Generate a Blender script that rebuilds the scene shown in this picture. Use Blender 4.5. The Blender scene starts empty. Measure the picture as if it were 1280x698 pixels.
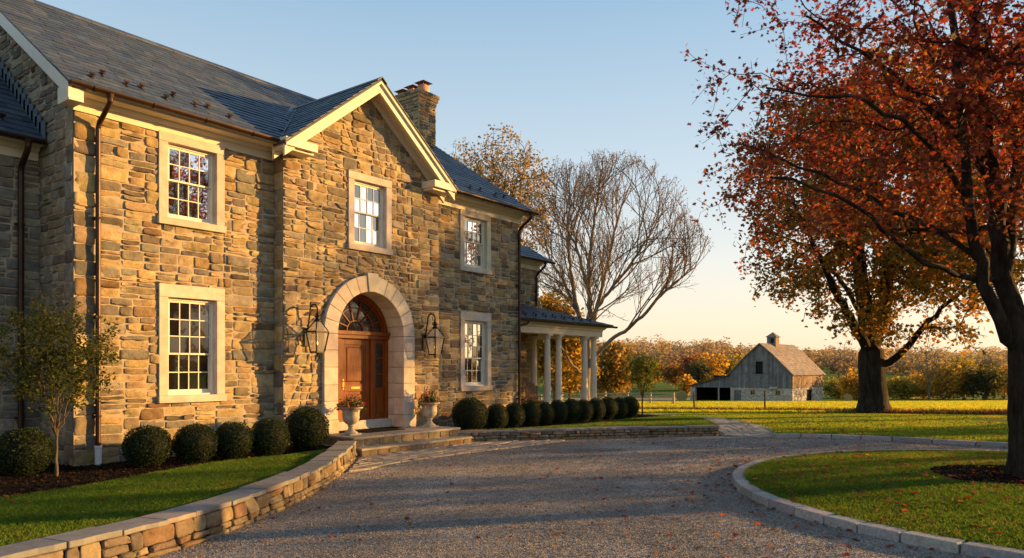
import bpy, bmesh, math, random
import numpy as np
from mathutils import Vector, Matrix, noise as mnoise

R = random.Random(11)
NR = np.random.default_rng(5)
rad = math.radians
S = bpy.context.scene
COL = S.collection
PI = math.pi

# ------------------------------------------------------------------ camera frame
F, CX, HY, CAMH = 920.0, 640.0, 460.0, 2.05
PHI = rad(37.54)
FW = np.array([math.cos(PHI), math.sin(PHI), 0.0])
RT = np.array([math.sin(PHI), -math.cos(PHI), 0.0])

def at(px, py, d):
    """point of the place seen at a photo pixel, d metres ahead"""
    p = FW * d + RT * ((px - CX) / F * d)
    return np.array([p[0], p[1], CAMH - (py - HY) / F * d])

def gz(s):
    """height of the land at distance s ahead"""
    if s < 24: return 0.08
    if s < 34: return 0.08 - 0.0021 * (s - 24) ** 2
    if s < 112: return -0.13 - 0.0385 * (s - 34)
    if s < 150: return -3.133 - 0.0385 * (s - 112) + 0.00055 * (s - 112) ** 2
    if s < 190: return -3.80 + 0.006 * (s - 150)
    if s < 300: return -3.56 + 0.00041 * (s - 190) ** 2
    if s < 400: return 1.44 + 0.052 * (s - 300)
    return 6.64 - 0.012 * (s - 400)

def land(x, y):
    s = x * FW[0] + y * FW[1]
    r = x * RT[0] + y * RT[1]
    z = gz(s)
    if s > 150:
        k = min(1.0, (s - 150) / 120.0)
        z += k * (2.2 * math.sin(r * 0.017 + 1.0) + 1.2 * math.sin(r * 0.041 + s * 0.012))
    return z

def ground_at(px, d):
    p = at(px, 460, d)
    return (p[0], p[1], land(p[0], p[1]))

# ------------------------------------------------------------------ materials
def new_mat(name):
    m = bpy.data.materials.new(name); m.use_nodes = True
    nt = m.node_tree; nt.nodes.clear()
    out = nt.nodes.new('ShaderNodeOutputMaterial')
    bs = nt.nodes.new('ShaderNodeBsdfPrincipled')
    nt.links.new(bs.outputs[0], out.inputs[0])
    return m, nt, bs, out

class NB:
    def __init__(s, nt): s.nt = nt
    def n(s, t, **kw):
        x = s.nt.nodes.new(t)
        for k, v in kw.items():
            if k in x.inputs: x.inputs[k].default_value = v
            else: setattr(x, k, v)
        return x
    def l(s, a, b): s.nt.links.new(a, b)
    def coord(s, kind='Object'):
        return s.n('ShaderNodeTexCoord').outputs[kind]
    def noise(s, vec, scale, detail=4, rough=.55):
        x = s.n('ShaderNodeTexNoise', Scale=scale, Detail=detail, Roughness=rough); s.l(vec, x.inputs['Vector']); return x
    def ramp(s, fac, stops):
        r = s.n('ShaderNodeValToRGB'); e = r.color_ramp.elements
        while len(e) > 1: e.remove(e[-1])
        e[0].position = stops[0][0]; e[0].color = (*stops[0][1], 1)
        for p, c in stops[1:]:
            k = e.new(p); k.color = (*c, 1)
        s.l(fac, r.inputs[0]); return r.outputs[0]
    def mix(s, a, b, fac, mode='MIX'):
        m = s.n('ShaderNodeMix'); m.data_type = 'RGBA'; m.blend_type = mode
        for sock, v in ((m.inputs[6], a), (m.inputs[7], b), (m.inputs[0], fac)):
            if hasattr(v, 'default_value') or hasattr(v, 'links'): s.l(v, sock)
            elif isinstance(v, (int, float)): sock.default_value = v
            else: sock.default_value = (*v, 1)
        return m.outputs[2]
    def math(s, op, a, b):
        m = s.n('ShaderNodeMath'); m.operation = op
        for i, v in enumerate((a, b)):
            if isinstance(v, (int, float)): m.inputs[i].default_value = v
            else: s.l(v, m.inputs[i])
        return m.outputs[0]
    def bump(s, h, strength, dist, bs, prev=None):
        b = s.n('ShaderNodeBump', Strength=strength, Distance=dist); s.l(h, b.inputs['Height'])
        if prev is not None: s.l(prev, b.inputs['Normal'])
        if bs is not None: s.l(b.outputs[0], bs.inputs['Normal'])
        return b.outputs[0]

def g3(v): return (v, v, v)

def attr_mat(name, rough=.85, lo=.7, hi=1.25, scale=6, bump=.4, dist=.01, bscale=40, tint=None, spec=.3):
    """colour comes from the mesh's 'col' attribute, mottled by noise"""
    m, nt, bs, _ = new_mat(name); b = NB(nt)
    v = b.coord()
    a = b.n('ShaderNodeAttribute', attribute_name='col')
    n1 = b.noise(v, scale, 5, .6)
    f = b.ramp(n1.outputs[0], [(.3, g3(lo)), (.7, g3(hi))])
    c = b.mix(a.outputs[0], f, 1.0, 'MULTIPLY')
    if tint is not None:
        n2 = b.noise(v, scale * .33, 3)
        c = b.mix(c, tint, b.ramp(n2.outputs[0], [(.5, g3(0)), (.75, g3(.55))]))
    b.l(c, bs.inputs['Base Color']); bs.inputs['Roughness'].default_value = rough
    bs.inputs['Specular IOR Level'].default_value = spec
    n3 = b.noise(v, bscale, 6, .65)
    b.bump(n3.outputs[0], bump, dist, bs)
    return m

def plain_mat(name, col, rough=.6, metal=0, var=.15, scale=8, bump=.1, dist=.004, bscale=60, spec=.4):
    m, nt, bs, _ = new_mat(name); b = NB(nt); v = b.coord()
    n1 = b.noise(v, scale, 4)
    c = b.ramp(n1.outputs[0], [(.3, tuple(x * (1 - var) for x in col)), (.7, tuple(min(1, x * (1 + var)) for x in col))])
    b.l(c, bs.inputs['Base Color']); bs.inputs['Roughness'].default_value = rough
    bs.inputs['Metallic'].default_value = metal; bs.inputs['Specular IOR Level'].default_value = spec
    if bump:
        n2 = b.noise(v, bscale, 4); b.bump(n2.outputs[0], bump, dist, bs)
    return m

def leaf_mat(name, trans=.45, rough=.55):
    m, nt, bs, out = new_mat(name); b = NB(nt)
    a = b.n('ShaderNodeAttribute', attribute_name='col')
    b.l(a.outputs[0], bs.inputs['Base Color']); bs.inputs['Roughness'].default_value = rough
    bs.inputs['Specular IOR Level'].default_value = .25
    t = b.n('ShaderNodeBsdfTranslucent')
    tc = b.mix(a.outputs[0], (1.9, 1.5, .9), 1.0, 'MULTIPLY'); b.l(tc, t.inputs[0])
    x = b.n('ShaderNodeMixShader', Fac=trans); b.l(bs.outputs[0], x.inputs[1]); b.l(t.outputs[0], x.inputs[2])
    b.l(x.outputs[0], out.inputs[0])
    return m

def bark_mat(name, c1, c2, scale=9, strength=.9):
    m, nt, bs, _ = new_mat(name); b = NB(nt)
    v = b.coord()
    mp = b.n('ShaderNodeMapping'); mp.inputs['Scale'].default_value = (1, 1, .16); b.l(v, mp.inputs[0])
    n1 = b.noise(mp.outputs[0], scale, 6, .7)
    n2 = b.noise(v, scale * .4, 3)
    c = b.mix(b.ramp(n1.outputs[0], [(.35, c1), (.65, c2)]), c1, b.ramp(n2.outputs[0], [(.45, g3(0)), (.7, g3(.6))]))
    b.l(c, bs.inputs['Base Color']); bs.inputs['Roughness'].default_value = .95
    bs.inputs['Specular IOR Level'].default_value = .15
    b.bump(n1.outputs[0], strength, .10, bs)
    return m

M = {}
M['stone'] = attr_mat('facade_stone', .9, .66, 1.3, 6, .8, .02, 22, spec=.12)
M['dry'] = attr_mat('drystone', .92, .66, 1.3, 7, .8, .016, 24, spec=.12)
M['dressed'] = attr_mat('dressed_limestone', .85, .76, 1.12, 4, .45, .005, 45, tint=(.40, .335, .26), spec=.2)
M['flag'] = attr_mat('flagstone', .75, .78, 1.18, 5, .45, .008, 25, spec=.3)
M['granite'] = attr_mat('granite', .85, .68, 1.22, 26, .6, .008, 50, tint=(.17, .16, .145), spec=.2)
M['slate'] = attr_mat('roof_slate', .50, .72, 1.28, 5, .4, .007, 30, tint=(.075, .085, .10), spec=.45)
M['shingle'] = attr_mat('barn_shingle', .8, .75, 1.2, 2, .4, .02, 8, spec=.2)
M['boards'] = attr_mat('barn_boards', .85, .7, 1.2, 1.5, .3, .01, 10, spec=.2)
M['mortar'] = plain_mat('mortar', (.40, .325, .23), .95, 0, .2, 4, .5, .006, 60, .1)
M['cream'] = plain_mat('cream_paint', (.70, .62, .48), .5, 0, .06, 2, .08, .002, 40)
M['white'] = plain_mat('white_paint', (.72, .68, .58), .45, 0, .05, 3, .05, .002, 40)
M['sill'] = plain_mat('worn_sill', (.46, .43, .38), .7, 0, .2, 5, .2)
M['pvc'] = plain_mat('white_plastic', (.75, .75, .74), .4, 0, .03, 3, 0)
M['bronze'] = plain_mat('bronze_metal', (.05, .026, .016), .42, .55, .35, 3, .05, .002, 50)
M['iron'] = plain_mat('black_iron', (.012, .010, .009), .45, .4, .2, 8, .1, .002, 60)
M['copper'] = plain_mat('copper_flue', (.42, .17, .10), .4, .8, .2, 6, .05)
M['lead'] = plain_mat('lead_flashing', (.16, .19, .22), .5, .5, .2, 5, .1)
M['dark'] = plain_mat('dark_inside', (.012, .011, .010), .9, 0, .1, 3, 0)
M['mulch'] = plain_mat('bark_mulch', (.020, .012, .008), .95, 0, .5, 25, 1.0, .03, 45, .1)
M['chips'] = attr_mat('mulch_chips', .95, .7, 1.2, 10, .3, .01, 40, spec=.1)
M['urn'] = plain_mat('weathered_cast_stone', (.42, .36, .28), .85, 0, .3, 9, .5, .006, 35, .2)
M['mat'] = plain_mat('coir_mat', (.012, .010, .009), .95, 0, .3, 30, .8, .01, 80, .1)
M['leafmat'] = leaf_mat('tree_leaf', .45)
M['boxleaf'] = leaf_mat('boxwood_leaf', .15, .7)
M['farleaf'] = leaf_mat('distant_foliage', .45, .8)
M['petal'] = leaf_mat('petal', .3, .6)
M['bark_maple'] = bark_mat('maple_bark', (.012, .009, .007), (.062, .048, .036), 9, 1.0)
M['bark_pale'] = bark_mat('pale_bark', (.085, .066, .046), (.21, .165, .115), 8, .7)
M['bark_ash'] = bark_mat('grey_bark', (.15, .12, .09), (.31, .25, .185), 8, .5)
M['bark_young'] = bark_mat('young_bark', (.07, .05, .033), (.16, .12, .08), 14, .4)
M['fence'] = plain_mat('weathered_rail', (.40, .34, .25), .85, 0, .25, 3, .3, .01, 20, .2)
M['chairwood'] = plain_mat('chair_wood', (.24, .125, .06), .6, 0, .2, 5, .1)
M['hay'] = plain_mat('hay', (.34, .25, .10), .95, 0, .3, 12, .9, .05, 30, .1)
M['blade'] = leaf_mat('grass_blade', .35, .6)

def wood_door():
    m, nt, bs, _ = new_mat('varnished_oak'); b = NB(nt); v = b.coord()
    mp = b.n('ShaderNodeMapping'); mp.inputs['Scale'].default_value = (14, 14, 1.2); b.l(v, mp.inputs[0])
    n = b.noise(mp.outputs[0], 3, 6, .6); n2 = b.noise(v, 1.5, 2)
    c = b.ramp(n.outputs[0], [(.3, (.12, .026, .004)), (.55, (.26, .066, .007)), (.75, (.36, .105, .012))])
    b.l(b.mix(c, (.13, .03, .004), b.ramp(n2.outputs[0], [(.4, g3(0)), (.7, g3(.5))])), bs.inputs['Base Color'])
    bs.inputs['Roughness'].default_value = .38; bs.inputs['Specular IOR Level'].default_value = .25; bs.inputs['Coat Weight'].default_value = .05; bs.inputs['Coat Roughness'].default_value = .2
    b.bump(n.outputs[0], .12, .003, bs)
    return m
M['oak'] = wood_door()

def glass_dark(name='old_window_glass', k1=1.2, k0=.12):
    m, nt, bs, out = new_mat(name); b = NB(nt); v = b.coord()
    bs.inputs['Base Color'].default_value = (.012, .011, .010, 1); bs.inputs['Roughness'].default_value = .05
    bs.inputs['Specular IOR Level'].default_value = .6
    g = b.n('ShaderNodeBsdfGlossy', Roughness=.015); g.inputs[0].default_value = (.85, .88, .9, 1)
    n = b.noise(v, 2.3, 2); bu = b.bump(n.outputs[0], .05, .02, bs); b.l(bu, g.inputs['Normal'])
    fr = b.n('ShaderNodeFresnel', IOR=1.9); 
    k = b.math('ADD', b.math('MULTIPLY', fr.outputs[0], k1), k0)
    x = b.n('ShaderNodeMixShader'); b.l(k, x.inputs[0]); b.l(bs.outputs[0], x.inputs[1]); b.l(g.outputs[0], x.inputs[2])
    b.l(x.outputs[0], out.inputs[0]); return m
M['glass'] = glass_dark(); M['glass_dim'] = glass_dark('dim_reflection_glass', .4, .0)  # second copy has its reflection turned down, for panes kept dark

def glass_clear():
    m, nt, bs, out = new_mat('lantern_glass'); b = NB(nt)
    t = b.n('ShaderNodeBsdfTransparent'); t.inputs[0].default_value = (.93, .90, .84, 1)
    g = b.n('ShaderNodeBsdfPrincipled', Roughness=.12); g.inputs['Base Color'].default_value = (.75, .68, .56, 1)
    x = b.n('ShaderNodeMixShader', Fac=.28); b.l(t.outputs[0], x.inputs[1]); b.l(g.outputs[0], x.inputs[2])
    b.l(x.outputs[0], out.inputs[0]); return m
M['lampglass'] = glass_clear()

def flame():
    m, nt, bs, _ = new_mat('gas_flame'); bs.inputs['Base Color'].default_value = (1, .55, .15, 1)
    bs.inputs['Emission Color'].default_value = (1, .6, .2, 1); bs.inputs['Emission Strength'].default_value = 6
    return m
M['flame'] = flame()

def gravel():
    m, nt, bs, _ = new_mat('crushed_gravel'); b = NB(nt); v = b.coord()
    vo = b.n('ShaderNodeTexVoronoi', Scale=55.0); b.l(v, vo.inputs['Vector'])
    vo2 = b.n('ShaderNodeTexVoronoi', Scale=120.0); b.l(v, vo2.inputs['Vector'])
    sep = b.n('ShaderNodeSeparateColor'); b.l(vo.outputs['Color'], sep.inputs[0])
    c = b.ramp(sep.outputs[0], [(0, (.24, .222, .20)), (.35, (.39, .365, .335)), (.7, (.48, .452, .42)), (1, (.64, .61, .575))])
    sep2 = b.n('ShaderNodeSeparateColor'); b.l(vo2.outputs['Color'], sep2.inputs[0])
    c = b.mix(c, b.ramp(sep2.outputs[1], [(0, (.15, .135, .12)), (1, (.46, .42, .38))]), .35)
    big = b.noise(v, .35, 4, .6); mid = b.noise(v, 1.7, 5, .65)
    c = b.mix(c, b.ramp(big.outputs[0], [(.3, g3(.68)), (.7, g3(1.15))]), 1.0, 'MULTIPLY')
    c = b.mix(c, b.ramp(mid.outputs[0], [(.3, (.78, .76, .74)), (.7, (1.12, 1.1, 1.08))]), 1.0, 'MULTIPLY')
    # worn wheel tracks curving round the island
    sx = b.n('ShaderNodeSeparateXYZ'); b.l(v, sx.inputs[0]); dx = b.math('SUBTRACT', sx.outputs[0], 15.0); dy = b.math('ADD', sx.outputs[1], .5)
    rr = b.math('SQRT', b.math('ADD', b.math('MULTIPLY', dx, dx), b.math('MULTIPLY', dy, dy)), 0); rr = b.math('ADD', rr, b.math('MULTIPLY', big.outputs[0], 1.4))
    tr = b.math('SINE', b.math('MULTIPLY', rr, 3.4), 0); tr = b.math('MULTIPLY', b.math('ADD', tr, 1.0), .5)
    c = b.mix(c, b.ramp(tr, [(.25, g3(.90)), (.9, (1.14, 1.13, 1.12))]), b.ramp(mid.outputs[0], [(.35, g3(.25)), (.65, g3(1))]), 'MULTIPLY')
    b.l(c, bs.inputs['Base Color']); bs.inputs['Roughness'].default_value = .9; bs.inputs['Specular IOR Level'].default_value = .25
    h = b.math('ADD', b.math('MULTIPLY', vo.outputs['Distance'], -1.0), b.math('MULTIPLY', sep.outputs[1], .35))
    p = b.bump(h, .85, .028, None); n = b.noise(v, 6, 4, .7); b.bump(n.outputs[0], .35, .06, bs, p)
    return m
M['gravel'] = gravel()

def grass_ground():
    m, nt, bs, _ = new_mat('lawn_and_field_grass'); b = NB(nt); v = b.coord()
    n1 = b.noise(v, .06, 4, .6); n2 = b.noise(v, 1.3, 5, .7); n3 = b.noise(v, 30, 4, .7)
    c = b.ramp(n1.outputs[0], [(.35, (.060, .115, .012)), (.6, (.10, .155, .016)), (.75, (.16, .18, .022))])
    c = b.mix(c, b.ramp(n2.outputs[0], [(.3, g3(.62)), (.7, g3(1.35))]), 1.0, 'MULTIPLY')
    c = b.mix(c, b.ramp(n3.outputs[0], [(.3, g3(.5)), (.7, g3(1.5))]), 1.0, 'MULTIPLY')
    b.l(c, bs.inputs['Base Color']); bs.inputs['Roughness'].default_value = .95; bs.inputs['Specular IOR Level'].default_value = .1
    p = b.bump(n3.outputs[0], 1.0, .06, None); b.bump(n2.outputs[0], .6, .15, bs, p)
    return m
M['lawn'] = grass_ground()

# ------------------------------------------------------------------ mesh helpers
def link(o, parent=None):
    COL.objects.link(o)
    if parent is not None: o.parent = parent
    return o

def tag(o, label=None, cat=None, group=None, kind=None):
    if label: o['label'] = label
    if cat: o['category'] = cat
    if group: o['group'] = group
    if kind: o['kind'] = kind
    return o

def thing(name, label, cat, loc=(0, 0, 0), group=None, rz=0):
    o = bpy.data.objects.new(name, None); o.empty_display_size = .2
    o.location = loc; o.rotation_euler = (0, 0, rz); link(o)
    return tag(o, label, cat, group)

def set_cols(me, cols):
    """cols: one RGB per face"""
    a = me.attributes.new('col', 'FLOAT_COLOR', 'FACE')
    c = np.ones((len(me.polygons), 4), np.float32); c[:, :3] = np.asarray(cols, np.float32)
    a.data.foreach_set('color', c.ravel())

class MB:
    """collects boxes, prisms, tubes, lathes; build() links them as one mesh"""
    def __init__(s): s.v = []; s.f = []; s.c = []; s.col = (.5, .5, .5)
    def face(s, idx): s.f.append(tuple(idx)); s.c.append(s.col)
    def verts(s, pts):
        k = len(s.v); s.v.extend([tuple(float(t) for t in p) for p in pts]); return k
    def box(s, x0, x1, y0, y1, z0, z1):
        k = s.verts([(x0, y0, z0), (x1, y0, z0), (x1, y1, z0), (x0, y1, z0), (x0, y0, z1), (x1, y0, z1), (x1, y1, z1), (x0, y1, z1)])
        for q in ((0, 3, 2, 1), (4, 5, 6, 7), (0, 1, 5, 4), (1, 2, 6, 5), (2, 3, 7, 6), (3, 0, 4, 7)): s.face([k + i for i in q])
        return s
    def hexa(s, pts):
        k = s.verts(pts)
        for q in ((0, 3, 2, 1), (4, 5, 6, 7), (0, 1, 5, 4), (1, 2, 6, 5), (2, 3, 7, 6), (3, 0, 4, 7)): s.face([k + i for i in q])
        return s
    def bar(s, a, b, w, h, up=(0, 0, 1)):
        """box beam from a to b"""
        a = Vector(a); b = Vector(b); d = (b - a).normalized(); u = Vector(up)
        if abs(d.dot(u)) > .98: u = Vector((1, 0, 0))
        r = d.cross(u).normalized() * (w / 2); t = r.cross(d).normalized() * (h / 2)
        return s.hexa([a - r - t, a + r - t, b + r - t, b - r - t, a - r + t, a + r + t, b + r + t, b - r + t])
    def prism(s, poly, mapf, d0, d1):
        """polygon (2D) extruded between depths d0 and d1 through mapf(u,v,d)"""
        n = len(poly); k = s.verts([mapf(u, v, d0) for u, v in poly] + [mapf(u, v, d1) for u, v in poly])
        s.face([k + i for i in range(n)][::-1]); s.face([k + n + i for i in range(n)])
        for i in range(n):
            j = (i + 1) % n; s.face([k + i, k + j, k + n + j, k + n + i])
        return s
    def tube(s, pts, r, n=10, cap=True):
        pts = [Vector(p) for p in pts]; rs = r if isinstance(r, (list, tuple)) else [r] * len(pts)
        ref = None; rings = []
        for i, p in enumerate(pts):
            d = (pts[min(i + 1, len(pts) - 1)] - pts[max(i - 1, 0)]).normalized()
            if ref is None: ref = d.orthogonal().normalized()
            ref = (ref - d * ref.dot(d)).normalized(); b = d.cross(ref)
            rings.append(s.verts([p + (ref * math.cos(2 * PI * j / n) + b * math.sin(2 * PI * j / n)) * rs[i] for j in range(n)]))
        for a, c in zip(rings, rings[1:]):
            for j in range(n): s.face([a + j, a + (j + 1) % n, c + (j + 1) % n, c + j])
        if cap:
            s.face([rings[0] + j for j in range(n)][::-1]); s.face([rings[-1] + j for j in range(n)])
        return s
    def lathe(s, prof, c=(0, 0, 0), n=24):
        rings = [s.verts([(c[0] + r * math.cos(2 * PI * j / n), c[1] + r * math.sin(2 * PI * j / n), c[2] + z) for j in range(n)]) for r, z in prof]
        for a, b in zip(rings, rings[1:]):
            for j in range(n): s.face([a + j, a + (j + 1) % n, b + (j + 1) % n, b + j])
        s.face([rings[0] + j for j in range(n)][::-1]); s.face([rings[-1] + j for j in range(n)])
        return s
    def extrude_x(s, prof, x0, x1):
        """profile of (y,z) swept along X"""
        n = len(prof); k = s.verts([(x0, y, z) for y, z in prof] + [(x1, y, z) for y, z in prof])
        s.face([k + i for i in range(n)]); s.face([k + n + i for i in range(n)][::-1])
        for i in range(n):
            j = (i + 1) % n; s.face([k + i, k + n + i, k + n + j, k + j])
        return s
    def build(s, name, mat, parent=None, smooth=False, bevel=0, seg=2, cols=False, origin=None):
        me = bpy.data.meshes.new(name); me.from_pydata(s.v, [], s.f)
        mats = mat if isinstance(mat, (list, tuple)) else [mat]
        for m in mats: me.materials.append(m)
        if cols: set_cols(me, s.c)
        bm = bmesh.new(); bm.from_mesh(me); bmesh.ops.recalc_face_normals(bm, faces=bm.faces); bm.to_mesh(me); bm.free()
        if smooth: me.polygons.foreach_set('use_smooth', [True] * len(me.polygons))
        o = bpy.data.objects.new(name, me); link(o, parent)
        if bevel:
            md = o.modifiers.new('edge', 'BEVEL'); md.width = bevel; md.segments = seg; md.limit_method = 'ANGLE'; md.angle_limit = rad(40)
        return o

def np_mesh(name, V, sizes, mat, cols=None, parent=None, smooth=False, idx=None):
    """V (n,3); consecutive faces of constant or listed sizes"""
    V = np.asarray(V, np.float32); me = bpy.data.meshes.new(name)
    nf = len(sizes); me.vertices.add(len(V)); me.vertices.foreach_set('co', V.ravel())
    li = np.arange(int(np.sum(sizes)), dtype=np.int32) if idx is None else np.asarray(idx, np.int32).ravel()
    me.loops.add(len(li)); me.loops.foreach_set('vertex_index', li)
    st = np.zeros(nf, np.int32); st[1:] = np.cumsum(sizes)[:-1]
    me.polygons.add(nf); me.polygons.foreach_set('loop_start', st); me.polygons.foreach_set('loop_total', np.asarray(sizes, np.int32))
    if smooth: me.polygons.foreach_set('use_smooth', np.ones(nf, bool))
    me.update(calc_edges=True); me.validate()
    for m in (mat if isinstance(mat, (list, tuple)) else [mat]): me.materials.append(m)
    if cols is not None and len(me.polygons) == len(cols): set_cols(me, cols)
    o = bpy.data.objects.new(name, me); link(o, parent); return o

# ------------------------------------------------------------------ 2D polygons
def clip(poly, a, b, c):
    """keep a*x + b*y <= c"""
    out = []; n = len(poly)
    for i in range(n):
        p, q = poly[i], poly[(i + 1) % n]
        dp, dq = a * p[0] + b * p[1] - c, a * q[0] + b * q[1] - c
        if dp <= 0: out.append(p)
        if (dp < 0 < dq) or (dq < 0 < dp):
            t = dp / (dp - dq); out.append((p[0] + (q[0] - p[0]) * t, p[1] + (q[1] - p[1]) * t))
    return out if len(out) >= 3 else []

def area(p):
    return .5 * sum(p[i][0] * p[(i + 1) % len(p)][1] - p[(i + 1) % len(p)][0] * p[i][1] for i in range(len(p)))

def subtract(poly, hole):
    """convex poly minus convex hole (counter-clockwise)"""
    out = []; rest = poly; n = len(hole)
    for i in range(n):
        (x0, y0), (x1, y1) = hole[i], hole[(i + 1) % n]
        a, b = (y1 - y0), -(x1 - x0); c = a * x0 + b * y0       # outside: a*x+b*y >= c
        piece = clip(rest, -a, -b, -c)
        if piece and abs(area(piece)) > 1e-4: out.append(piece)
        rest = clip(rest, a, b, c)
        if not rest: return out
    return out

def split_rect(r, rng, wmax, hmax, out):
    x0, x1, y0, y1 = r; w, h = x1 - x0, y1 - y0
    hm = hmax * rng.uniform(.58, 1.12); wm = wmax * rng.uniform(.62, 1.25)
    if h > hm and (h > w * .62 or w < wm): 
        t = y0 + h * rng.uniform(.36, .64); split_rect((x0, x1, y0, t), rng, wmax, hmax, out); split_rect((x0, x1, t, y1), rng, wmax, hmax, out)
    elif w > wm:
        t = x0 + w * rng.uniform(.34, .66); split_rect((x0, t, y0, y1), rng, wmax, hmax, out); split_rect((t, x1, y0, y1), rng, wmax, hmax, out)
    elif h > hm * 1.4:
        t = y0 + h * rng.uniform(.36, .64); split_rect((x0, x1, y0, t), rng, wmax, hmax, out); split_rect((x0, x1, t, y1), rng, wmax, hmax, out)
    else: out.append(r)

def rubble(u0, u1, v0, v1, rng, wmax=.76, hmax=.285):
    out = []; v = v0
    while v < v1 - .05:
        h = rng.uniform(.5, .85)
        if v1 - v - h < .3: h = v1 - v
        u = u0
        while u < u1 - .05:
            w = rng.uniform(.9, 2.0)
            if u1 - u - w < .5: w = u1 - u
            split_rect((u, u + w, v, v + h), rng, wmax, hmax, out); u += w
        v += h
    return [[(a, c), (b, c), (b, d), (a, d)] for a, b, c, d in out]

def quoins(u0, u1, v0, v1, rng, side):
    out = []; v = v0; k = 0
    while v < v1 - .05:
        h = rng.uniform(.26, .40)
        if v1 - v - h < .18: h = v1 - v
        out.append([(u0, v), (u1, v), (u1, v + h), (u0, v + h)]); v += h; k += 1
    return out

def stones(mb, polys, mapf, pick, hrange=(.02, .05), gap=.012, warp=.03, res=.09, rng=R, wseed=0, round_=.35):
    """adds one rounded, uneven stone per polygon to mb"""
    def wf(u, v):
        q = Vector((u * 2.1 + wseed, v * 2.1, wseed * .37)); n = mnoise.noise_vector(q); q2 = mnoise.noise_vector(q * 3.1)
        return u + n[0] * warp + q2[0] * warp * .4, v + n[1] * warp * .8 + q2[1] * warp * .4
    for poly in polys:
        if len(poly) < 3: continue
        ar = area(poly)
        if abs(ar) < .0035: continue
        if ar < 0: poly = poly[::-1]
        n = len(poly); pts = []
        for i in range(n):
            p, q = poly[i], poly[(i + 1) % n]; L = math.hypot(q[0] - p[0], q[1] - p[1])
            if L < 1e-4: continue
            m = max(1, int(L / res))
            for j in range(m): pts.append((p[0] + (q[0] - p[0]) * j / m, p[1] + (q[1] - p[1]) * j / m, j == 0))
        n = len(pts)
        if n < 3: continue
        xs = [p[0] for p in pts]; ys = [p[1] for p in pts]
        cx, cy = (min(xs) + max(xs)) / 2, (min(ys) + max(ys)) / 2
        hw, hh = max(.02, (max(xs) - min(xs)) / 2), max(.02, (max(ys) - min(ys)) / 2)
        H = rng.uniform(*hrange); mb.col = pick(rng)
        tx, ty = rng.gauss(0, .30) * H, rng.gauss(0, .24) * H
        def ring(shrink, dep, jit, cr):
            o = []
            for (x, y, corner) in pts:
                kx, ky = max(.12, 1 - shrink / hw), max(.12, 1 - shrink / hh)
                X, Y = cx + (x - cx) * kx, cy + (y - cy) * ky
                if corner: X, Y = X + (cx - X) * cr * min(1, .05 / hw), Y + (cy - Y) * cr * min(1, .05 / hh)
                a, b = wf(X, Y)
                jx, jy = rng.gauss(0, jit), rng.gauss(0, jit)
                e = dep + tx * (x - cx) / hw + ty * (y - cy) / hh if dep > 0 else dep
                o.append(mapf(a + jx, b + jy, e + (rng.gauss(0, H * .13) if dep > 0 else 0)))
            return mb.verts(o)
        r0 = ring(gap * .7, -.004, .002, round_); r1 = ring(gap + .001, H * .80, .004, round_ * 1.1)
        r2 = ring(gap + .008, H * .98, .004, round_ * 1.2); r3 = ring(gap + .45 * min(hw, hh), H * 1.0, .005, 0)
        for a, b in ((r0, r1), (r1, r2), (r2, r3)):
            for i in range(n): j = (i + 1) % n; mb.face([a + i, a + j, b + j, b + i])
        a, b = wf(cx, cy); c = mb.verts([mapf(a, b, H * rng.uniform(.95, 1.15))])
        for i in range(n): mb.face([r3 + i, r3 + (i + 1) % n, c])

def pal(cols, jit=.16):
    def pick(rng):
        c = cols[int(rng.random() * len(cols))]; k = 1 + rng.uniform(-jit, jit)
        return tuple(min(1, max(.01, x * k * (1 + rng.uniform(-.05, .05)))) for x in c)
    return pick
WALLC = pal([(.34, .25, .135), (.37, .265, .13), (.30, .22, .125), (.40, .295, .155), (.26, .205, .13), (.215, .18, .125), (.35, .26, .145), (.29, .20, .095), (.37, .28, .155), (.19, .155, .11), (.42, .30, .145), (.26, .225, .165), (.22, .14, .075), (.17, .15, .12), (.32, .25, .155), (.145, .115, .08)], .2)
QUOINC = pal([(0.415, 0.302, 0.179), (0.354, 0.278, 0.189), (0.451, 0.336, 0.200), (0.378, 0.278, 0.158), (0.317, 0.244, 0.163)], .14)
GREYC = pal([(.22, .20, .17), (.27, .23, .17), (.19, .17, .14), (.30, .25, .18), (.17, .14, .11), (.25, .20, .14)])
DRYC = pal([(0.218, 0.167, 0.111), (0.250, 0.190, 0.118), (0.187, 0.152, 0.111), (0.164, 0.133, 0.104), (0.273, 0.213, 0.133), (0.211, 0.137, 0.081)])
CAPC = pal([(0.230, 0.215, 0.198), (0.264, 0.232, 0.198), (0.204, 0.198, 0.189), (0.246, 0.206, 0.162)], .1)
LIME = pal([(.60, .52, .43), (.57, .50, .42), (.62, .54, .44), (.56, .48, .40)], .05)
FLAGC = pal([(.30, .26, .21), (.34, .29, .23), (.27, .24, .21), (.32, .27, .20), (.36, .30, .22)], .1)
SLATEC = pal([(.046, .068, .10), (.036, .053, .082), (.060, .082, .115), (.052, .064, .088), (.072, .088, .108), (.041, .060, .094)], .2)
GRANC = pal([(.30, .29, .28), (.34, .33, .32), (.27, .265, .26), (.37, .35, .33)], .08)

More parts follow.
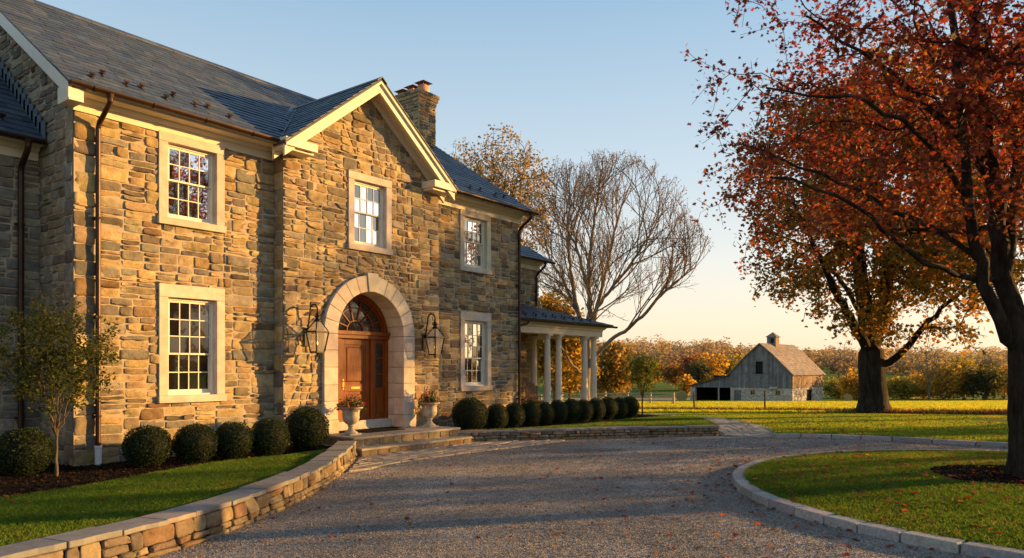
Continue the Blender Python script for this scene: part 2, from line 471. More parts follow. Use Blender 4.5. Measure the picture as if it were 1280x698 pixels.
def slates(mb, o, u, v, n, W, L, expo, sw, pick, keep=None, rng=R, thick=.012, start=0):
    """rows of slates on a plane: o origin at the eave, u along it, v up the slope, n outward"""
    o, u, v, n = (np.array(t, float) for t in (o, u, v, n)); rows = int(L / expo) + 1
    for r in range(rows):
        y0 = r * expo; y1 = min(L, y0 + expo * 1.35)
        if y0 >= L - .02: break
        x = -(rng.random() * sw)
        while x < W:
            w = sw * rng.uniform(.75, 1.25); a, b = max(0, x), min(W, x + w - .006); x += w
            if b - a < .03: continue
            c = o + u * (a + b) / 2 + v * (y0 + expo / 2)
            if keep and not keep(c): continue
            t = thick * rng.uniform(.9, 1.7); dj = rng.uniform(-.008, .008); mb.col = pick(rng)
            lo = n * (thick * .9 + t); k = mb.verts([o + u * a + v * (y0 + dj) + lo, o + u * b + v * (y0 + dj) + lo, o + u * b + v * y1 + n * .004, o + u * a + v * y1 + n * .004,
                                     o + u * a + v * (y0 + dj), o + u * b + v * (y0 + dj)])
            mb.face([k, k + 1, k + 2, k + 3]); mb.face([k + 4, k + 5, k + 1, k]); mb.face([k + 4, k, k + 3]); mb.face([k + 5, k + 2, k + 1])
# ------------------------------------------------------------------ the stone house
X0, X1, W, B = 5.96, 19.85, 15.0, 14.65
BX0, BX1, C, GC = 10.33, 15.56, 12.95, 12.90
EY, EZ, KP = 14.45, 7.25, .67                    # eave line and pitch of the main roof
RY = 19.65; RZ = EZ + KP * (RY - EY)
GZ, KG = 9.45, .79                               # cross gable apex and pitch
house = thing('stone_house', 'large two-storey fieldstone house with slate roof and arched oak entrance', 'house', (C, W, 0))
HO = Vector((C, W, 0))
def hb(mb, name, mat, parent=None, **kw):
    """a part of the house, built in world coordinates"""
    o = mb.build(name, mat, None, **kw)
    p = parent or house; o.parent = p
    o.matrix_parent_inverse = Matrix.Translation(-HO)
    if p is not house: o.matrix_parent_inverse = Matrix.Identity(4)
    return o

def arch_poly(cx, r, zs, z0, n=18):
    return [(cx - r, z0), (cx + r, z0)] + [(cx + r * math.cos(PI * i / n), zs + r * math.sin(PI * i / n)) for i in range(n + 1)]

WIN = [  # centre x, z0, z1 of the stone surround, wall plane, top band, rows up, rows low
    (8.295, 5.02, 6.93, W, .19, 2, 2), (8.30, 1.32, 3.79, W, .27, 3, 2),
    (12.96, 5.06, 7.05, B, .19, 2, 2),
    (17.60, 5.03, 6.92, W, .19, 2, 2), (17.62, 1.33, 3.79, W, .27, 3, 2)]
SW = 1.47
def hole(w, e): return [(w[0] - SW / 2 + e, w[1] + e), (w[0] + SW / 2 - e, w[1] + e), (w[0] + SW / 2 - e, w[2] - e), (w[0] - SW / 2 + e, w[2] - e)]

def wall(name, rects, holes, clips, mapf, wseed, pick=WALLC, parent=None, wmax=.76, hmax=.285, quoin=(), res=.09, hr=(.016, .042), base=(None,)):
    """rects: (u0,u1,v0,v1); stones over a mortar face"""
    polys = []
    for r in rects: polys += [(p, 0) for p in rubble(*r, R, wmax, hmax)]
    for q in quoin: polys += [(p, 1) for p in quoins(*q, R, 0)]
    def cut(ps, e):
        out = []
        for p in ps:
            pieces = [p]
            for h in holes(e): pieces = [k for q in pieces for k in subtract(q, h)]
            for (a, b, c) in clips: pieces = [k for k in (clip(q, a, b, c) for q in pieces) if k]
            out += pieces
        return out
    mb = MB()
    stones(mb, cut([p for p, t in polys if t == 0], .02), mapf, pick, hr, .0105, .020, res, R, wseed, .2)
    if quoin: stones(mb, cut([p for p, t in polys if t == 1], .02), mapf, pick, (.014, .036), .0085, .016, res, R, wseed, .2)
    o = hb(mb, name, M['stone'], parent, smooth=True, cols=True)
    mm = MB()
    full = [[(a, c), (b, c), (b, d), (a, d)] for a, b, c, d in list(rects) + list(quoin)]
    for p in cut(full, .05):
        k = mm.verts([mapf(u, v, .011) for u, v in p]); mm.face([k + i for i in range(len(p))])
    hb(mm, 'mortar', M['mortar'], o)
    return o

mapW = lambda u, v, d: (u, W - d, v)
mapB = lambda u, v, d: (u, B - d, v)
mapG = lambda u, v, d: (X0 - d, u, v)
wall('stone_wall', [(X0 + .42, BX0, -.15, 7.0)], lambda e: [hole(WIN[0], e), hole(WIN[1], e)], [], mapW, 3.1, quoin=[(X0, X0 + .42, -.15, 7.0)])
wall('stone_wall', [(BX1, X1, -.15, 7.0)], lambda e: [hole(WIN[3], e), hole(WIN[4], e)], [], mapW, 17.3)
GCL = [(KG, 1, GZ - .07 + KG * GC), (-KG, 1, GZ - .07 - KG * GC)]
wall('stone_wall', [(BX0, BX1, -.15, 9.45)], lambda e: [hole(WIN[2], e), arch_poly(C, 1.55 - e * 2, 2.9, -.2)], GCL, mapB, 41.7)
wall('stone_wall', [], lambda e: [], [], lambda u, v, d: (BX0 - d, u, v), 5.5, quoin=[(B, W + .02, -.15, 7.0)])
wall('stone_wall', [], lambda e: [], [], lambda u, v, d: (BX1 + d, u, v), 7.5, quoin=[(B, W + .02, -.15, 7.0)])
wall('stone_wall', [(W + .34, 20.2, -.15, 10.9)], lambda e: [], [(-KP, 1, EZ - .06 - KP * EY)], mapG, 23.9, GREYC, quoin=[(W, W + .34, -.15, 7.0)], res=.1)
bk = MB(); bk.box(X0 + .02, X1 - .02, 15.42, 24.25, -.2, 7.1); bk.box(X1 - .06, X1 - .01, 15.005, 15.42, -.2, 7.1)
bk.extrude_x([(14.75, 7.22), (RY, RZ - .2), (24.6, 7.22)], X0 + .03, X1 - .03)
bk.prism([(BX0 + .1, 7.0), (BX1 - .1, 7.0), (GC, GZ - .25)], lambda u, v, d: (u, d, v), B + .03, 17.0)
bk.box(BX0 + .02, C - 1.6, B + .25, 15.42, -.2, 7.0); bk.box(C + 1.6, BX1 - .02, B + .25, 15.42, -.2, 7.0)
hb(bk, 'stone_wall', M['mortar'])

# windows
def window(w, curtain=False):
    cx, z0, z1, Y, top, ru, rl = w
    x0, x1 = cx - SW / 2, cx + SW / 2; jw, sill = .19, .15
    f = MB(); xi0, xi1, zi0, zi1 = x0 + jw, x1 - jw, z0 + sill, z1 - top
    # casing: the window's own mesh
    a, b = Y + .06, Y + .17
    f.box(xi0, xi0 + .055, a, b, zi0 + .035, zi1 - .05); f.box(xi1 - .055, xi1, a, b, zi0 + .035, zi1 - .05)
    f.box(xi0, xi1, a, b, zi1 - .05, zi1); f.box(xi0, xi1, a - .03, b, zi0, zi0 + .035)
    win = hb(f, 'window', M['white'], bevel=.006)
    s = MB(); s.col = LIME(R)
    s.box(x0, x1, Y - .062, Y + .2, zi1 + .002, z1); s.col = LIME(R)
    s.box(x0, xi0, Y - .06, Y + .2, z0 + sill + .002, zi1 - .002); s.col = LIME(R); s.box(xi1, x1, Y - .06, Y + .2, z0 + sill + .002, zi1 - .002); s.col = LIME(R)
    s.box(x0 - .02, x1 + .02, Y - .10, Y + .2, z0, z0 + sill)
    hb(s, 'stone_surround', M['dressed'], win, bevel=.008, cols=True)
    a0, a1 = xi0 + .055, xi1 - .055; zb, zt = zi0 + .035, zi1 - .05
    zm = zb + (zt - zb) * (rl + .25) / (ru + rl + .25)
    for (sa, sb, rows, y, nm, brail) in ((zm - .018, zt, ru, Y + .085, 'upper_sash', .036), (zb, zm + .018, rl, Y + .125, 'lower_sash', .085)):
        m = MB(); d = .036
        m.box(a0, a0 + .045, y, y + d, sa, sb); m.box(a1 - .045, a1, y, y + d, sa, sb)
        m.box(a0 + .045, a1 - .045, y + .002, y + d, sb - .045, sb); m.box(a0 + .045, a1 - .045, y + .002, y + d, sa, sa + brail)
        gx0, gx1, g0, g1 = a0 + .045, a1 - .045, sa + brail, sb - .045
        for i in range(1, 4):
            x = gx0 + (gx1 - gx0) * i / 4; m.box(x - .010, x + .010, y + .004, y + d - .006, g0, g1)
        for j in range(1, rows):
            z = g0 + (g1 - g0) * j / rows; m.box(gx0, gx1, y + .006, y + d - .008, z - .010, z + .010)
        hb(m, nm, M['white'], win)
        g = MB()
        for i in range(4):
            for j in range(rows):
                u0, u1 = gx0 + (gx1 - gx0) * i / 4, gx0 + (gx1 - gx0) * (i + 1) / 4; v0, v1 = g0 + (g1 - g0) * j / rows, g0 + (g1 - g0) * (j + 1) / rows
                t, q = R.gauss(0, .0010), R.gauss(0, .0010); yy = y + .02
                k = g.verts([(u0, yy - t - q, v0), (u1, yy + t - q, v0), (u1, yy + t + q, v1), (u0, yy - t + q, v1)]); g.face([k, k + 1, k + 2, k + 3])
        hb(g, 'glass', M['glass_dim' if top > .2 else 'glass'], win)
for w in WIN: window(w)

# entrance: stone arch, oak door, fanlight
RI, RO, ZS = 1.12, 1.54, 2.9
s = MB(); ya, yb = B - .13, 15.22
NV = 13
for i in range(NV):
    a0, a1 = PI * i / NV + .0035, PI * (i + 1) / NV - .0035; s.col = LIME(R); ro = RO + (.07 if i == NV // 2 else 0); y0 = ya - (.03 if i == NV // 2 else 0)
    K = 3; poly = [(C + ro * math.cos(a0 + (a1 - a0) * k / K), ZS + ro * math.sin(a0 + (a1 - a0) * k / K)) for k in range(K + 1)] + \
                  [(C + RI * math.cos(a1 - (a1 - a0) * k / K), ZS + RI * math.sin(a1 - (a1 - a0) * k / K)) for k in range(K + 1)]
    s.prism(poly, lambda u, v, d: (u, d, v), y0, yb)
for sg in (-1, 1):
    z = .43; hs = [.34, .46, .40, .44, .42, .41]
    for h in hs:
        s.col = LIME(R); e = .05 if z < .5 else 0
        xa, xb = C + sg * RI, C + sg * (RO + e * .6)
        s.box(min(xa, xb), max(xa, xb), ya - e * .6, 14.93, z, z + h - .006)
        s.col = LIME(R); s.box(min(xa, xb), max(xa, xb), 14.936, yb, z, z + h - .006); z += h
hb(s, 'arched_surround', M['dressed'], bevel=.012, cols=True)

DY = 15.13
d = MB()                                         # frame: jambs, mullions, transom bar, curved head
for xa, xb in ((C - RI, C - RI + .10), (C + RI - .10, C + RI), (C - .64, C - .50), (C + .50, C + .64)):
    d.box(xa, xb, DY, DY + .14, .66, 2.82)
d.box(C - RI, C + RI, DY - .05, DY + .14, 2.82, 2.92); d.box(C - RI, C + RI, DY - .09, DY + .14, 2.92, 3.02)
ring = [(C + RI * math.cos(PI * k / 24), ZS + RI * math.sin(PI * k / 24)) for k in range(25)]
for k in range(24):
    a0, a1 = PI * k / 24, PI * (k + 1) / 24
    for r0, r1, y0 in ((1.0, RI, DY), (.94, 1.0, DY + .05)):
        q = [(C + r0 * math.cos(a0), ZS + r0 * math.sin(a0)), (C + r1 * math.cos(a0), ZS + r1 * math.sin(a0)), (C + r1 * math.cos(a1), ZS + r1 * math.sin(a1)), (C + r0 * math.cos(a1), ZS + r0 * math.sin(a1))]
        d.prism(q, lambda u, v, dd: (u, dd, v), y0, DY + .14)
for sg in (-1, 1):                               # sidelight wooden panels
    x = C + sg * .83; d.box(x - .19, x + .19, DY + .05, DY + .09, .66, 1.42); d.box(x - .12, x + .12, DY + .03, DY + .06, .80, 1.30)
    d.box(x - .19, x - .13, DY + .04, DY + .09, 1.42, 2.82); d.box(x + .13, x + .19, DY + .04, DY + .09, 1.42, 2.82)
    for z in (1.42, 1.86, 2.3, 2.72): d.box(x - .13, x + .13, DY + .045, DY + .085, z, z + (.03 if 1.5 < z < 2.5 else .1))
frame = hb(d, 'door_frame', M['oak'], bevel=.006)
for sg in (-1, 1):
    g = MB(); x = C + sg * .83; g.box(x - .13, x + .13, DY + .07, DY + .08, 1.45, 2.8)
    hb(g, 'sidelight', M['glass_dim'], frame)
g = MB(); g.prism([(C - .95, 3.0), (C + .95, 3.0)] + [(C + .95 * math.cos(PI * k / 20), ZS + .95 * math.sin(PI * k / 20)) for k in range(1, 20)], lambda u, v, dd: (u, dd, v), DY + .09, DY + .10)
fan = hb(g, 'fanlight', M['glass_dim'], frame)
m = MB()
for k in range(1, 7):
    a = PI * k / 7; m.bar((C + .26 * math.cos(a), DY + .075, ZS + .12 + .26 * math.sin(a)), (C + .96 * math.cos(a), DY + .075, ZS + .96 * math.sin(a)), .03, .03)
for r in (.28, .62):
    for k in range(20):
        a0, a1 = PI * k / 20, PI * (k + 1) / 20
        m.bar((C + r * math.cos(a0), DY + .075, ZS + .12 + r * math.sin(a0)), (C + r * math.cos(a1), DY + .075, ZS + .12 + r * math.sin(a1)), .028, .028)
hb(m, 'fanlight_bars', M['oak'], frame)
d = MB(); x0, x1, z0, z1, y = C - .50, C + .50, .66, 2.82, DY + .06
d.box(x0, x1, y + .02, y + .06, z0, z1)
for xa, xb, za, zb in ((x0, x0 + .14, z0, z1), (x1 - .14, x1, z0, z1), (x0 + .14, x1 - .14, z1 - .16, z1), (x0 + .14, x1 - .14, z0, z0 + .24), (x0 + .14, x1 - .14, 1.42, 1.62)): d.box(xa, xb, y, y + .03, za, zb)
for za, zb in ((.90, 1.42), (1.62, 2.66)):
    k = [(x0 + .19, y + .018, za + .05), (x1 - .19, y + .018, za + .05), (x1 - .19, y + .018, zb - .05), (x0 + .19, y + .018, zb - .05)]
    d.hexa([(x0 + .23, y + .004, za + .09), (x1 - .23, y + .004, za + .09), (x1 - .19, y + .021, za + .05), (x0 + .19, y + .021, za + .05),
            (x0 + .23, y + .004, zb - .09), (x1 - .23, y + .004, zb - .09), (x1 - .19, y + .021, zb - .05), (x0 + .19, y + .021, zb - .05)])
door = hb(d, 'door', M['oak'], bevel=.008)
brass = plain_mat('aged_brass', (.55, .33, .10), .3, .9, .15, 10, 0); M['brass'] = brass
m = MB(); m.box(C - .44, C - .39, y - .012, y, 1.48, 1.76); m.tube([(C - .415, y - .01, 1.70), (C - .415, y - .06, 1.68), (C - .415, y - .06, 1.56), (C - .415, y - .01, 1.53)], .011, 8)
hb(m, 'handle', brass, door, bevel=.003)
m = MB(); m.box(C - .15, C + .15, y - .010, y, 1.49, 1.55); hb(m, 'mail_slot', brass, door, bevel=.003)
m = MB(); m.box(C - RI + .02, C + RI - .02, 14.98, 15.3, .43, .66); hb(m, 'door_sill_and_backing', M['sill'], bevel=.012)
m = MB(); m.box(C - 1.5, C + 1.5, 15.3, 15.41, .4, 4.6); hb(m, 'door_sill_and_backing', M['dark'])  # dark sheet behind the door, standing in for the unlit hall

# cornices and rake boards
m = MB()
def cornice(m, x0, x1, Y, z):
    m.extrude_x([(Y, z - .32), (Y - .055, z - .32), (Y - .055, z - .16), (Y - .10, z - .15), (Y - .15, z - .10), (Y - .16, z - .07), (Y - .42, z - .065), (Y - .44, z - .02), (Y - .48, z + .01), (Y, z + .01)], x0, x1)
cornice(m, X0 - .02, BX0 - .03, W, EZ - .03); hb(m, 'cornice', M['cream'])
m = MB(); cornice(m, BX1 + .03, X1 + .03, W, EZ - .03); hb(m, 'cornice', M['cream'])
m = MB()
for sg in (-1, 1):
    def lineq(o0, o1):                            # strip parallel to the slope, offsets measured down from the roof
        n = math.hypot(1, KG); e = 2.86
        return [(GC + sg * e, GZ - KG * e - o0 * n), (GC, GZ - o0 * n), (GC, GZ - o1 * n), (GC + sg * e, GZ - KG * e - o1 * n)]
    f = lambda u, v, dd: (u, dd, v)
    m.prism(lineq(.03, .10), f, 14.12, 14.20); m.prism(lineq(.09, .27), f, 14.18, 14.25)
    m.prism(lineq(.06, .11), f, 14.24, 14.66); m.prism(lineq(.10, .28), f, 14.585, 14.66); m.prism(lineq(.10, .15), f, 14.54, 14.585)
    xa, xb = sorted((GC + sg * 2.86, GC + sg * 1.98)); m.box(xa, xb, 14.13, 14.66, 7.09, 7.28)
    xa, xb = sorted((GC + sg * 2.83, GC + sg * 2.02)); m.box(xa, xb, 14.24, 14.66, 7.03, 7.09)
hb(m, 'gable_trim', M['cream'], bevel=.006)
m = MB()
m.prism([(EY + .02, EZ - .03), (RY, RZ - .03), (RY, RZ - .30), (EY + .02, EZ - .30)], lambda u, v, dd: (dd, u, v), X0 - .30, X0 - .24)
m.prism([(EY + .05, EZ - .06), (RY, RZ - .06), (RY, RZ - .12), (EY + .05, EZ - .12)], lambda u, v, dd: (dd, u, v), X0 - .24, X0 + .02)
m.box(X0 - .285, X0 - .03, EY + .03, W - .03, EZ - .33, EZ - .02)
hb(m, 'rake_board', M['white'], bevel=.006)
m = MB(); m.prism([(EY + .02, EZ - .03), (RY, RZ - .03), (RY, RZ - .26), (EY + .02, EZ - .26)], lambda u, v, dd: (dd, u, v), X1 + .2, X1 + .25)
hb(m, 'rake_board', M['white'], bevel=.006)

# roof
nrm = math.hypot(1, KP)
m = MB(); m.col = (.05, .055, .062)
for xa, xb, yy in ((X0 - .29, GC - 2.87, EY), (GC - 2.87, GC + 2.87, 14.72), (GC + 2.87, X1 + .27, EY)):
    zz = EZ - .02 + KP * (yy - EY)
    m.extrude_x([(yy, zz), (RY, RZ - .02), (24.85, EZ - .02), (24.85, EZ - .07), (RY, RZ - .07), (yy, zz - .05)], xa, xb)
cg = lambda x: GZ - KG * abs(x - GC)
slates(m, (X0 - .31, EY - .02, EZ - .02), (1, 0, 0), (0, 1 / nrm, KP / nrm), (0, -KP / nrm, 1 / nrm), X1 - X0 + .60, (RY - EY + .02) * nrm, .25, .34, SLATEC,
       lambda c: c[2] > cg(c[0]) + .0 or abs(c[0] - GC) > 2.95)
ng = math.hypot(1, KG); LG = 2.9 * ng
mainz = lambda c: c[2] > EZ + KP * (c[1] - EY) - .02
for sg in (-1, 1):
    slates(m, (GC + sg * 2.9, 14.1, GZ - KG * 2.9), (0, 1, 0), (-sg / ng, 0, KG / ng), (sg * KG / ng, 0, 1 / ng), 3.8, LG, .25, .34, SLATEC, mainz)
    q = [(GC + sg * 2.88, 14.12), (GC, 14.12), (GC, 17.7), (GC + sg * 2.88, 14.6)]
    k = m.verts([(x, y, cg(x) - .02) for x, y in q] + [(x, y, cg(x) - .06) for x, y in q])
    for qd in ((0, 1, 2, 3), (4, 5, 6, 7), (0, 1, 5, 4), (1, 2, 6, 5), (2, 3, 7, 6), (3, 0, 4, 7)): m.face([k + i for i in qd])
# ridge tiles
x = X0 - .31
while x < X1 + .27:
    m.col = SLATEC(R); e = min(X1 + .27, x + .42)
    m.extrude_x([(RY - .16, RZ - .09), (RY, RZ + .035), (RY + .16, RZ - .09), (RY + .16, RZ - .06), (RY, RZ + .065), (RY - .16, RZ - .06)], x, e - .008); x = e
m.col = (.05, .056, .064)
for sg in (-1, 1): m.prism([(GC, GZ + .05), (GC + sg * .16, GZ + .05 - .16 * KG), (GC + sg * .16, GZ + .02 - .16 * KG), (GC, GZ + .02)], lambda u, v, dd: (u, dd, v), 14.08, 17.72)
roof = hb(m, 'roof', M['slate'], cols=True)
m = MB()                                         # valleys
for sg in (-1, 1):
    a = Vector((GC + sg * 2.86, 14.47, cg(GC + 2.86) + .01)); b = Vector((GC, EY + (GZ - EZ) / KP, GZ + .0))
    wl = Vector((sg * .15, 0, .035)); wg = Vector((0, -.13, .035))
    k = m.verts([a + wl, b + wl, b + Vector((0, 0, .01)), a + Vector((0, 0, .01)), b + wg, a + wg]); m.face([k, k + 1, k + 2, k + 3]); m.face([k + 3, k + 2, k + 4, k + 5])
hb(m, 'valley_flashing', M['lead'], roof)
def guard_mesh():
    g = MB(); g.box(-.02, .02, -.10, .12, 0, .012); g.box(-.022, .022, -.012, 0, 0, .085); g.tube([(-.05, -.02, .085), (.05, -.02, .085)], .02, 8); g.tube([(-.05, -.02, .045), (.05, -.02, .045)], .012, 6)
    return g.build('snow_guard', M['bronze'])
gd = guard_mesh(); gd_used = False
def put_guard(parent, p, slope):
    global gd_used
    o = gd if not gd_used else gd.copy()
    if gd_used: COL.objects.link(o)
    gd_used = True
    o.parent = parent; o.location = p; o.rotation_euler = (math.atan(slope), 0, R.uniform(-.15, .15))
SUB = []                                          # snow guards of the house roof
for k in range(6): SUB += [(6.25 + k * .72, 14.95 + .16 * (k % 2)), (6.6 + k * .72, 15.32 - .1 * (k % 2))]
for k in range(6): SUB.append((16.1 + k * .62, 15.0 + .12 * (k % 2)))
for x, y in SUB:
    if x > 19.9 or (9.4 < x < 16): continue
    put_guard(roof, (x, y, EZ + KP * (y - EY) + .02), KP)

# chimney with three copper flues
CX0, CX1, CY0, CY1 = 19.06, 19.94, 18.9, 20.42
m = MB()
for fm, r in ((lambda u, v, dd: (u, CY0 - dd, v), (CX0, CX1, 9.9, 11.72)), (lambda u, v, dd: (CX0 - dd, u, v), (CY0, CY1, 9.9, 11.72)), (lambda u, v, dd: (CX1 + dd, u, v), (CY0, CY1, 9.9, 11.72))):
    stones(m, rubble(*r, R, .5, .22), fm, WALLC, (.015, .035), .010, .015, .12, R, r[0])
    for j, (z, o_) in enumerate(((11.74, .03), (11.87, .07), (12.0, .11))):
        u = r[0] - o_
        while u < r[1] + o_ - .02:
            e = min(r[1] + o_, u + R.uniform(.25, .45)); stones(m, [[(u, z), (e, z), (e, z + .125), (u, z + .125)]], lambda a, b_, dd, fm=fm, o_=o_: fm(a, b_, dd + o_), WALLC, (.01, .02), .006, .004, .12, R, z); u = e
ch = hb(m, 'chimney', M['stone'], roof, smooth=True, cols=True)
m = MB(); m.box(CX0, CX1, CY0, CY1, 9.8, 11.74)
for z, o_ in ((11.74, .03), (11.87, .07), (12.0, .11)): m.box(CX0 - o_, CX1 + o_, CY0 - o_, CY1 + o_, z, z + .128)
m.box(CX0 - .05, CX1 + .05, CY0 - .05, CY1 + .05, 12.128, 12.16); hb(m, 'chimney', M['mortar'], roof)
for k, (y, h) in enumerate(((19.12, .30), (19.66, .26), (20.18, .22))):
    m = MB(); x = .5 * (CX0 + CX1) + .02
    m.box(x - .15, x + .15, y - .15, y + .15, 12.12, 12.16 + h)
    for sx in (-1, 1):
        for sy in (-1, 1): m.box(x + sx * .14 - .012, x + sx * .14 + .012, y + sy * .14 - .012, y + sy * .14 + .012, 12.16 + h, 12.24 + h)
    hb(m, 'flue', M['copper'], roof, bevel=.01)
    m = MB(); z = 12.23 + h; m.hexa([(x - .25, y - .25, z), (x + .25, y - .25, z), (x + .25, y + .25, z), (x - .25, y + .25, z), (x - .10, y - .10, z + .09), (x + .10, y - .10, z + .09), (x + .10, y + .10, z + .09), (x - .10, y + .10, z + .09)])
    hb(m, 'flue_cap', M['copper'], roof)

# gutters and downspouts
def gutter_prof(y, z, r=.075):
    o = [(y + r * math.cos(a), z + r * math.sin(a)) for a in np.linspace(PI, 2 * PI, 9)]
    return o + [(y + r * .85 * math.cos(a), z + r * .85 * math.sin(a)) for a in np.linspace(2 * PI, PI, 9)]
for xa, xb in ((X0 - .30, GC - 2.88), (GC + 2.88, X1 + .28)):
    m = MB(); m.extrude_x(gutter_prof(EY - .05, EZ - .01), xa, xb)
    for x in np.arange(xa + .4, xb, 1.1): m.extrude_x(gutter_prof(EY - .05, EZ - .014, .085), x, x + .03)
    for x in (xa, xb - .012): m.extrude_x(gutter_prof(EY - .05, EZ - .01, .078)[:9], x, x + .012)
    hb(m, 'gutter', M['bronze'])
def spout(x, y, ye, zt, zb, boot=True, parent=None, r=.048):
    m = MB(); m.tube([(x, ye, zt), (x, ye, zt - .12), (x, ye + (y - ye) * .15, zt - .20), (x, y - (y - ye) * .1, zt - .44), (x, y, zt - .55), (x, y, zb)], r, 12)
    m.tube([(x, ye, zt + .01), (x, ye, zt - .06)], [r * 1.5, r * 1.1], 12)
    for z in np.arange(zb + .6, zt - .8, 1.9): m.tube([(x, y, z), (x, y, z + .04)], r * 1.18, 12); m.box(x - r * 1.6, x + r * 1.6, y + r * .6, y + r * 2, z, z + .04)
    o = hb(m, 'downspout', M['bronze'], parent, smooth=False)
    if boot:
        b = MB(); b.tube([(x, y, -.05), (x, y, zb + .0), (x, y, zb + .01), (x, y, zb + .06)], [.062, .062, .072, .072], 14); hb(b, 'pipe_boot', M['pvc'], o)
spout(6.36, W - .10, EY - .05, EZ - .07, .50); spout(19.78, W - .11, EY - .05, EZ - .07, .40)

# lower wing on the shaded end
wall('stone_wall', [(-1.5, X0 - .0, -.15, 6.35)], lambda e: [], [], lambda u, v, dd: (u, 16.55 - dd, v), 61.2, GREYC, res=.11)
KWg = .78; ewy, ewz = 16.12, 6.52
m = MB(); m.box(-1.5, X0 - .05, 16.60, 20, -.2, 6.5); m.extrude_x([(16.6, 6.5), (20.5, 9.4), (20.5, 6.5)], -1.5, X0 - .05); hb(m, 'stone_wall', M['mortar'])
m = MB(); cornice(m, -1.5, X0 - .06, 16.55, ewz - .02); hb(m, 'cornice', M['cream'])
nw = math.hypot(1, KWg); m = MB(); m.col = (.05, .055, .062)
m.extrude_x([(ewy, ewz - .02), (20.5, ewz - .02 + KWg * (20.5 - ewy)), (20.5, ewz - .1 + KWg * (20.5 - ewy)), (ewy, ewz - .09)], -1.6, X0 - .05)
slates(m, (-1.6, ewy - .02, ewz - .02), (1, 0, 0), (0, 1 / nw, KWg / nw), (0, -KWg / nw, 1 / nw), X0 + 1.55, 4.3 * nw, .25, .34, SLATEC)
wr = hb(m, 'roof', M['slate'], cols=True)
m = MB(); y = ewy + .1
while y < 20.2:
    z = ewz + KWg * (y - ewy); m.box(X0 - .075, X0 - .062, y - .1, y + .20, z - .05, z + .34); y += .2
hb(m, 'step_flashing', M['lead'], wr)
for x, y in ((5.3, 16.6), (4.9, 16.9), (4.4, 16.6), (3.8, 16.9)): put_guard(wr, (x, y, ewz + KWg * (y - ewy) + .02), KWg)
m = MB(); m.extrude_x(gutter_prof(ewy - .05, ewz - .01), -1.6, X0 - .08); hb(m, 'gutter', M['bronze'])
spout(5.58, 16.44, ewy - .05, ewz - .07, .45, r=.055)

# wing set back behind the porch
WY, WX1 = 18.0, 25.2
wall('stone_wall', [(X1 - .2, WX1, -.15, 6.3)], lambda e: [], [], lambda u, v, dd: (u, WY - dd, v), 71.2, res=.12)
m = MB(); m.box(X1 - .2, WX1 - .01, WY + .05, 23, -.2, 6.4); hb(m, 'stone_wall', M['mortar'])
m = MB(); cornice(m, X1, WX1 + .05, WY, 6.45); hb(m, 'cornice', M['cream'])
m = MB(); m.col = (.055, .06, .066); ey2, ez2 = WY - .5, 6.48
yr = ey2 + 3.2; xr = WX1 - 1.7
m.verts([]); k = m.verts([(X1 - .2, ey2, ez2), (WX1 + .45, ey2, ez2), (xr, yr, ez2 + KP * 3.2), (X1 - .2, yr, ez2 + KP * 3.2), (WX1 + .45, 23.5, ez2)])
m.face([k, k + 1, k + 2, k + 3]); m.face([k + 1, k + 4, k + 2])
def hipkeep(c): return c[0] < WX1 + .45 - (c[1] - ey2) * (WX1 + .45 - xr) / 3.2
slates(m, (X1 - .2, ey2 - .02, ez2), (1, 0, 0), (0, 1 / nrm, KP / nrm), (0, -KP / nrm, 1 / nrm), WX1 + .65 - X1, 3.2 * nrm, .25, .34, SLATEC, hipkeep)
wr2 = hb(m, 'roof', M['slate'], cols=True)
m = MB(); m.extrude_x(gutter_prof(ey2 - .05, ez2 - .01), X1 + .1, WX1 + .45); hb(m, 'gutter', M['bronze'])
spout(24.98, WY - .1, ey2 - .05, ez2 - .07, 4.6, False)

# ------------------------------------------------------------------ side porch
PX, PY = 22.5, 16.5
porch = thing('side_porch', 'open porch with paired cream columns and low slate roof at the far house end', 'porch', (PX, PY, .2))
def pb(mb, name, mat, parent=None, **kw):
    o = mb.build(name, mat, None, **kw); o.parent = parent or porch
    o.matrix_parent_inverse = Matrix.Translation((-PX, -PY, -.2)) if parent is None else Matrix.Identity(4); return o
m = MB(); m.col = FLAGC(R); m.box(X1 + .02, 26.3, 15.25, 18.3, .0, .40); pb(m, 'floor', M['flag'], cols=True)
zb = 3.30
m = MB(); m.extrude_x([(15.78, zb), (15.42, zb), (15.42, zb + .22), (15.38, zb + .24), (15.38, zb + .30), (15.24, zb + .33), (15.2, zb + .40), (15.78, zb + .40)], X1 + .02, 26.15)
m.box(25.8, 26.15, 15.78, 18.5, zb, zb + .4); m.box(26.15, 26.35, 15.4, 18.5, zb + .30, zb + .40); m.box(X1, 25.8, 15.78, 18.0, zb + .32, zb + .38)
pb(m, 'beam', M['cream'], bevel=.006)
m = MB(); m.col = (.06, .064, .07); ea = [(X1 + .02, 15.12, 3.76), (26.62, 15.12, 3.76), (24.1, WY - .02, 4.62), (X1 + .02, WY - .02, 4.62), (26.62, 18.9, 3.76), (25.2, 18.9, 4.3)]
k = m.verts(ea + [(x, y, z - .07) for x, y, z in ea]); m.face([k, k + 1, k + 2, k + 3]); m.face([k + 1, k + 4, k + 5, k + 2]); m.face([k + 6, k + 7, k + 10, k + 11, k + 8, k + 9]); m.face([k, k + 1, k + 7, k + 6]); m.face([k + 1, k + 4, k + 10, k + 7])
kp = .86 / 2.86; npn = math.hypot(1, kp)
slates(m, (X1 + .02, 15.10, 3.77), (1, 0, 0), (0, 1 / npn, kp / npn), (0, -kp / npn, 1 / npn), 6.6, 2.86 * npn, .25, .34, SLATEC, lambda c: c[0] < 26.62 - (c[1] - 15.12) * 2.52 / 2.86)
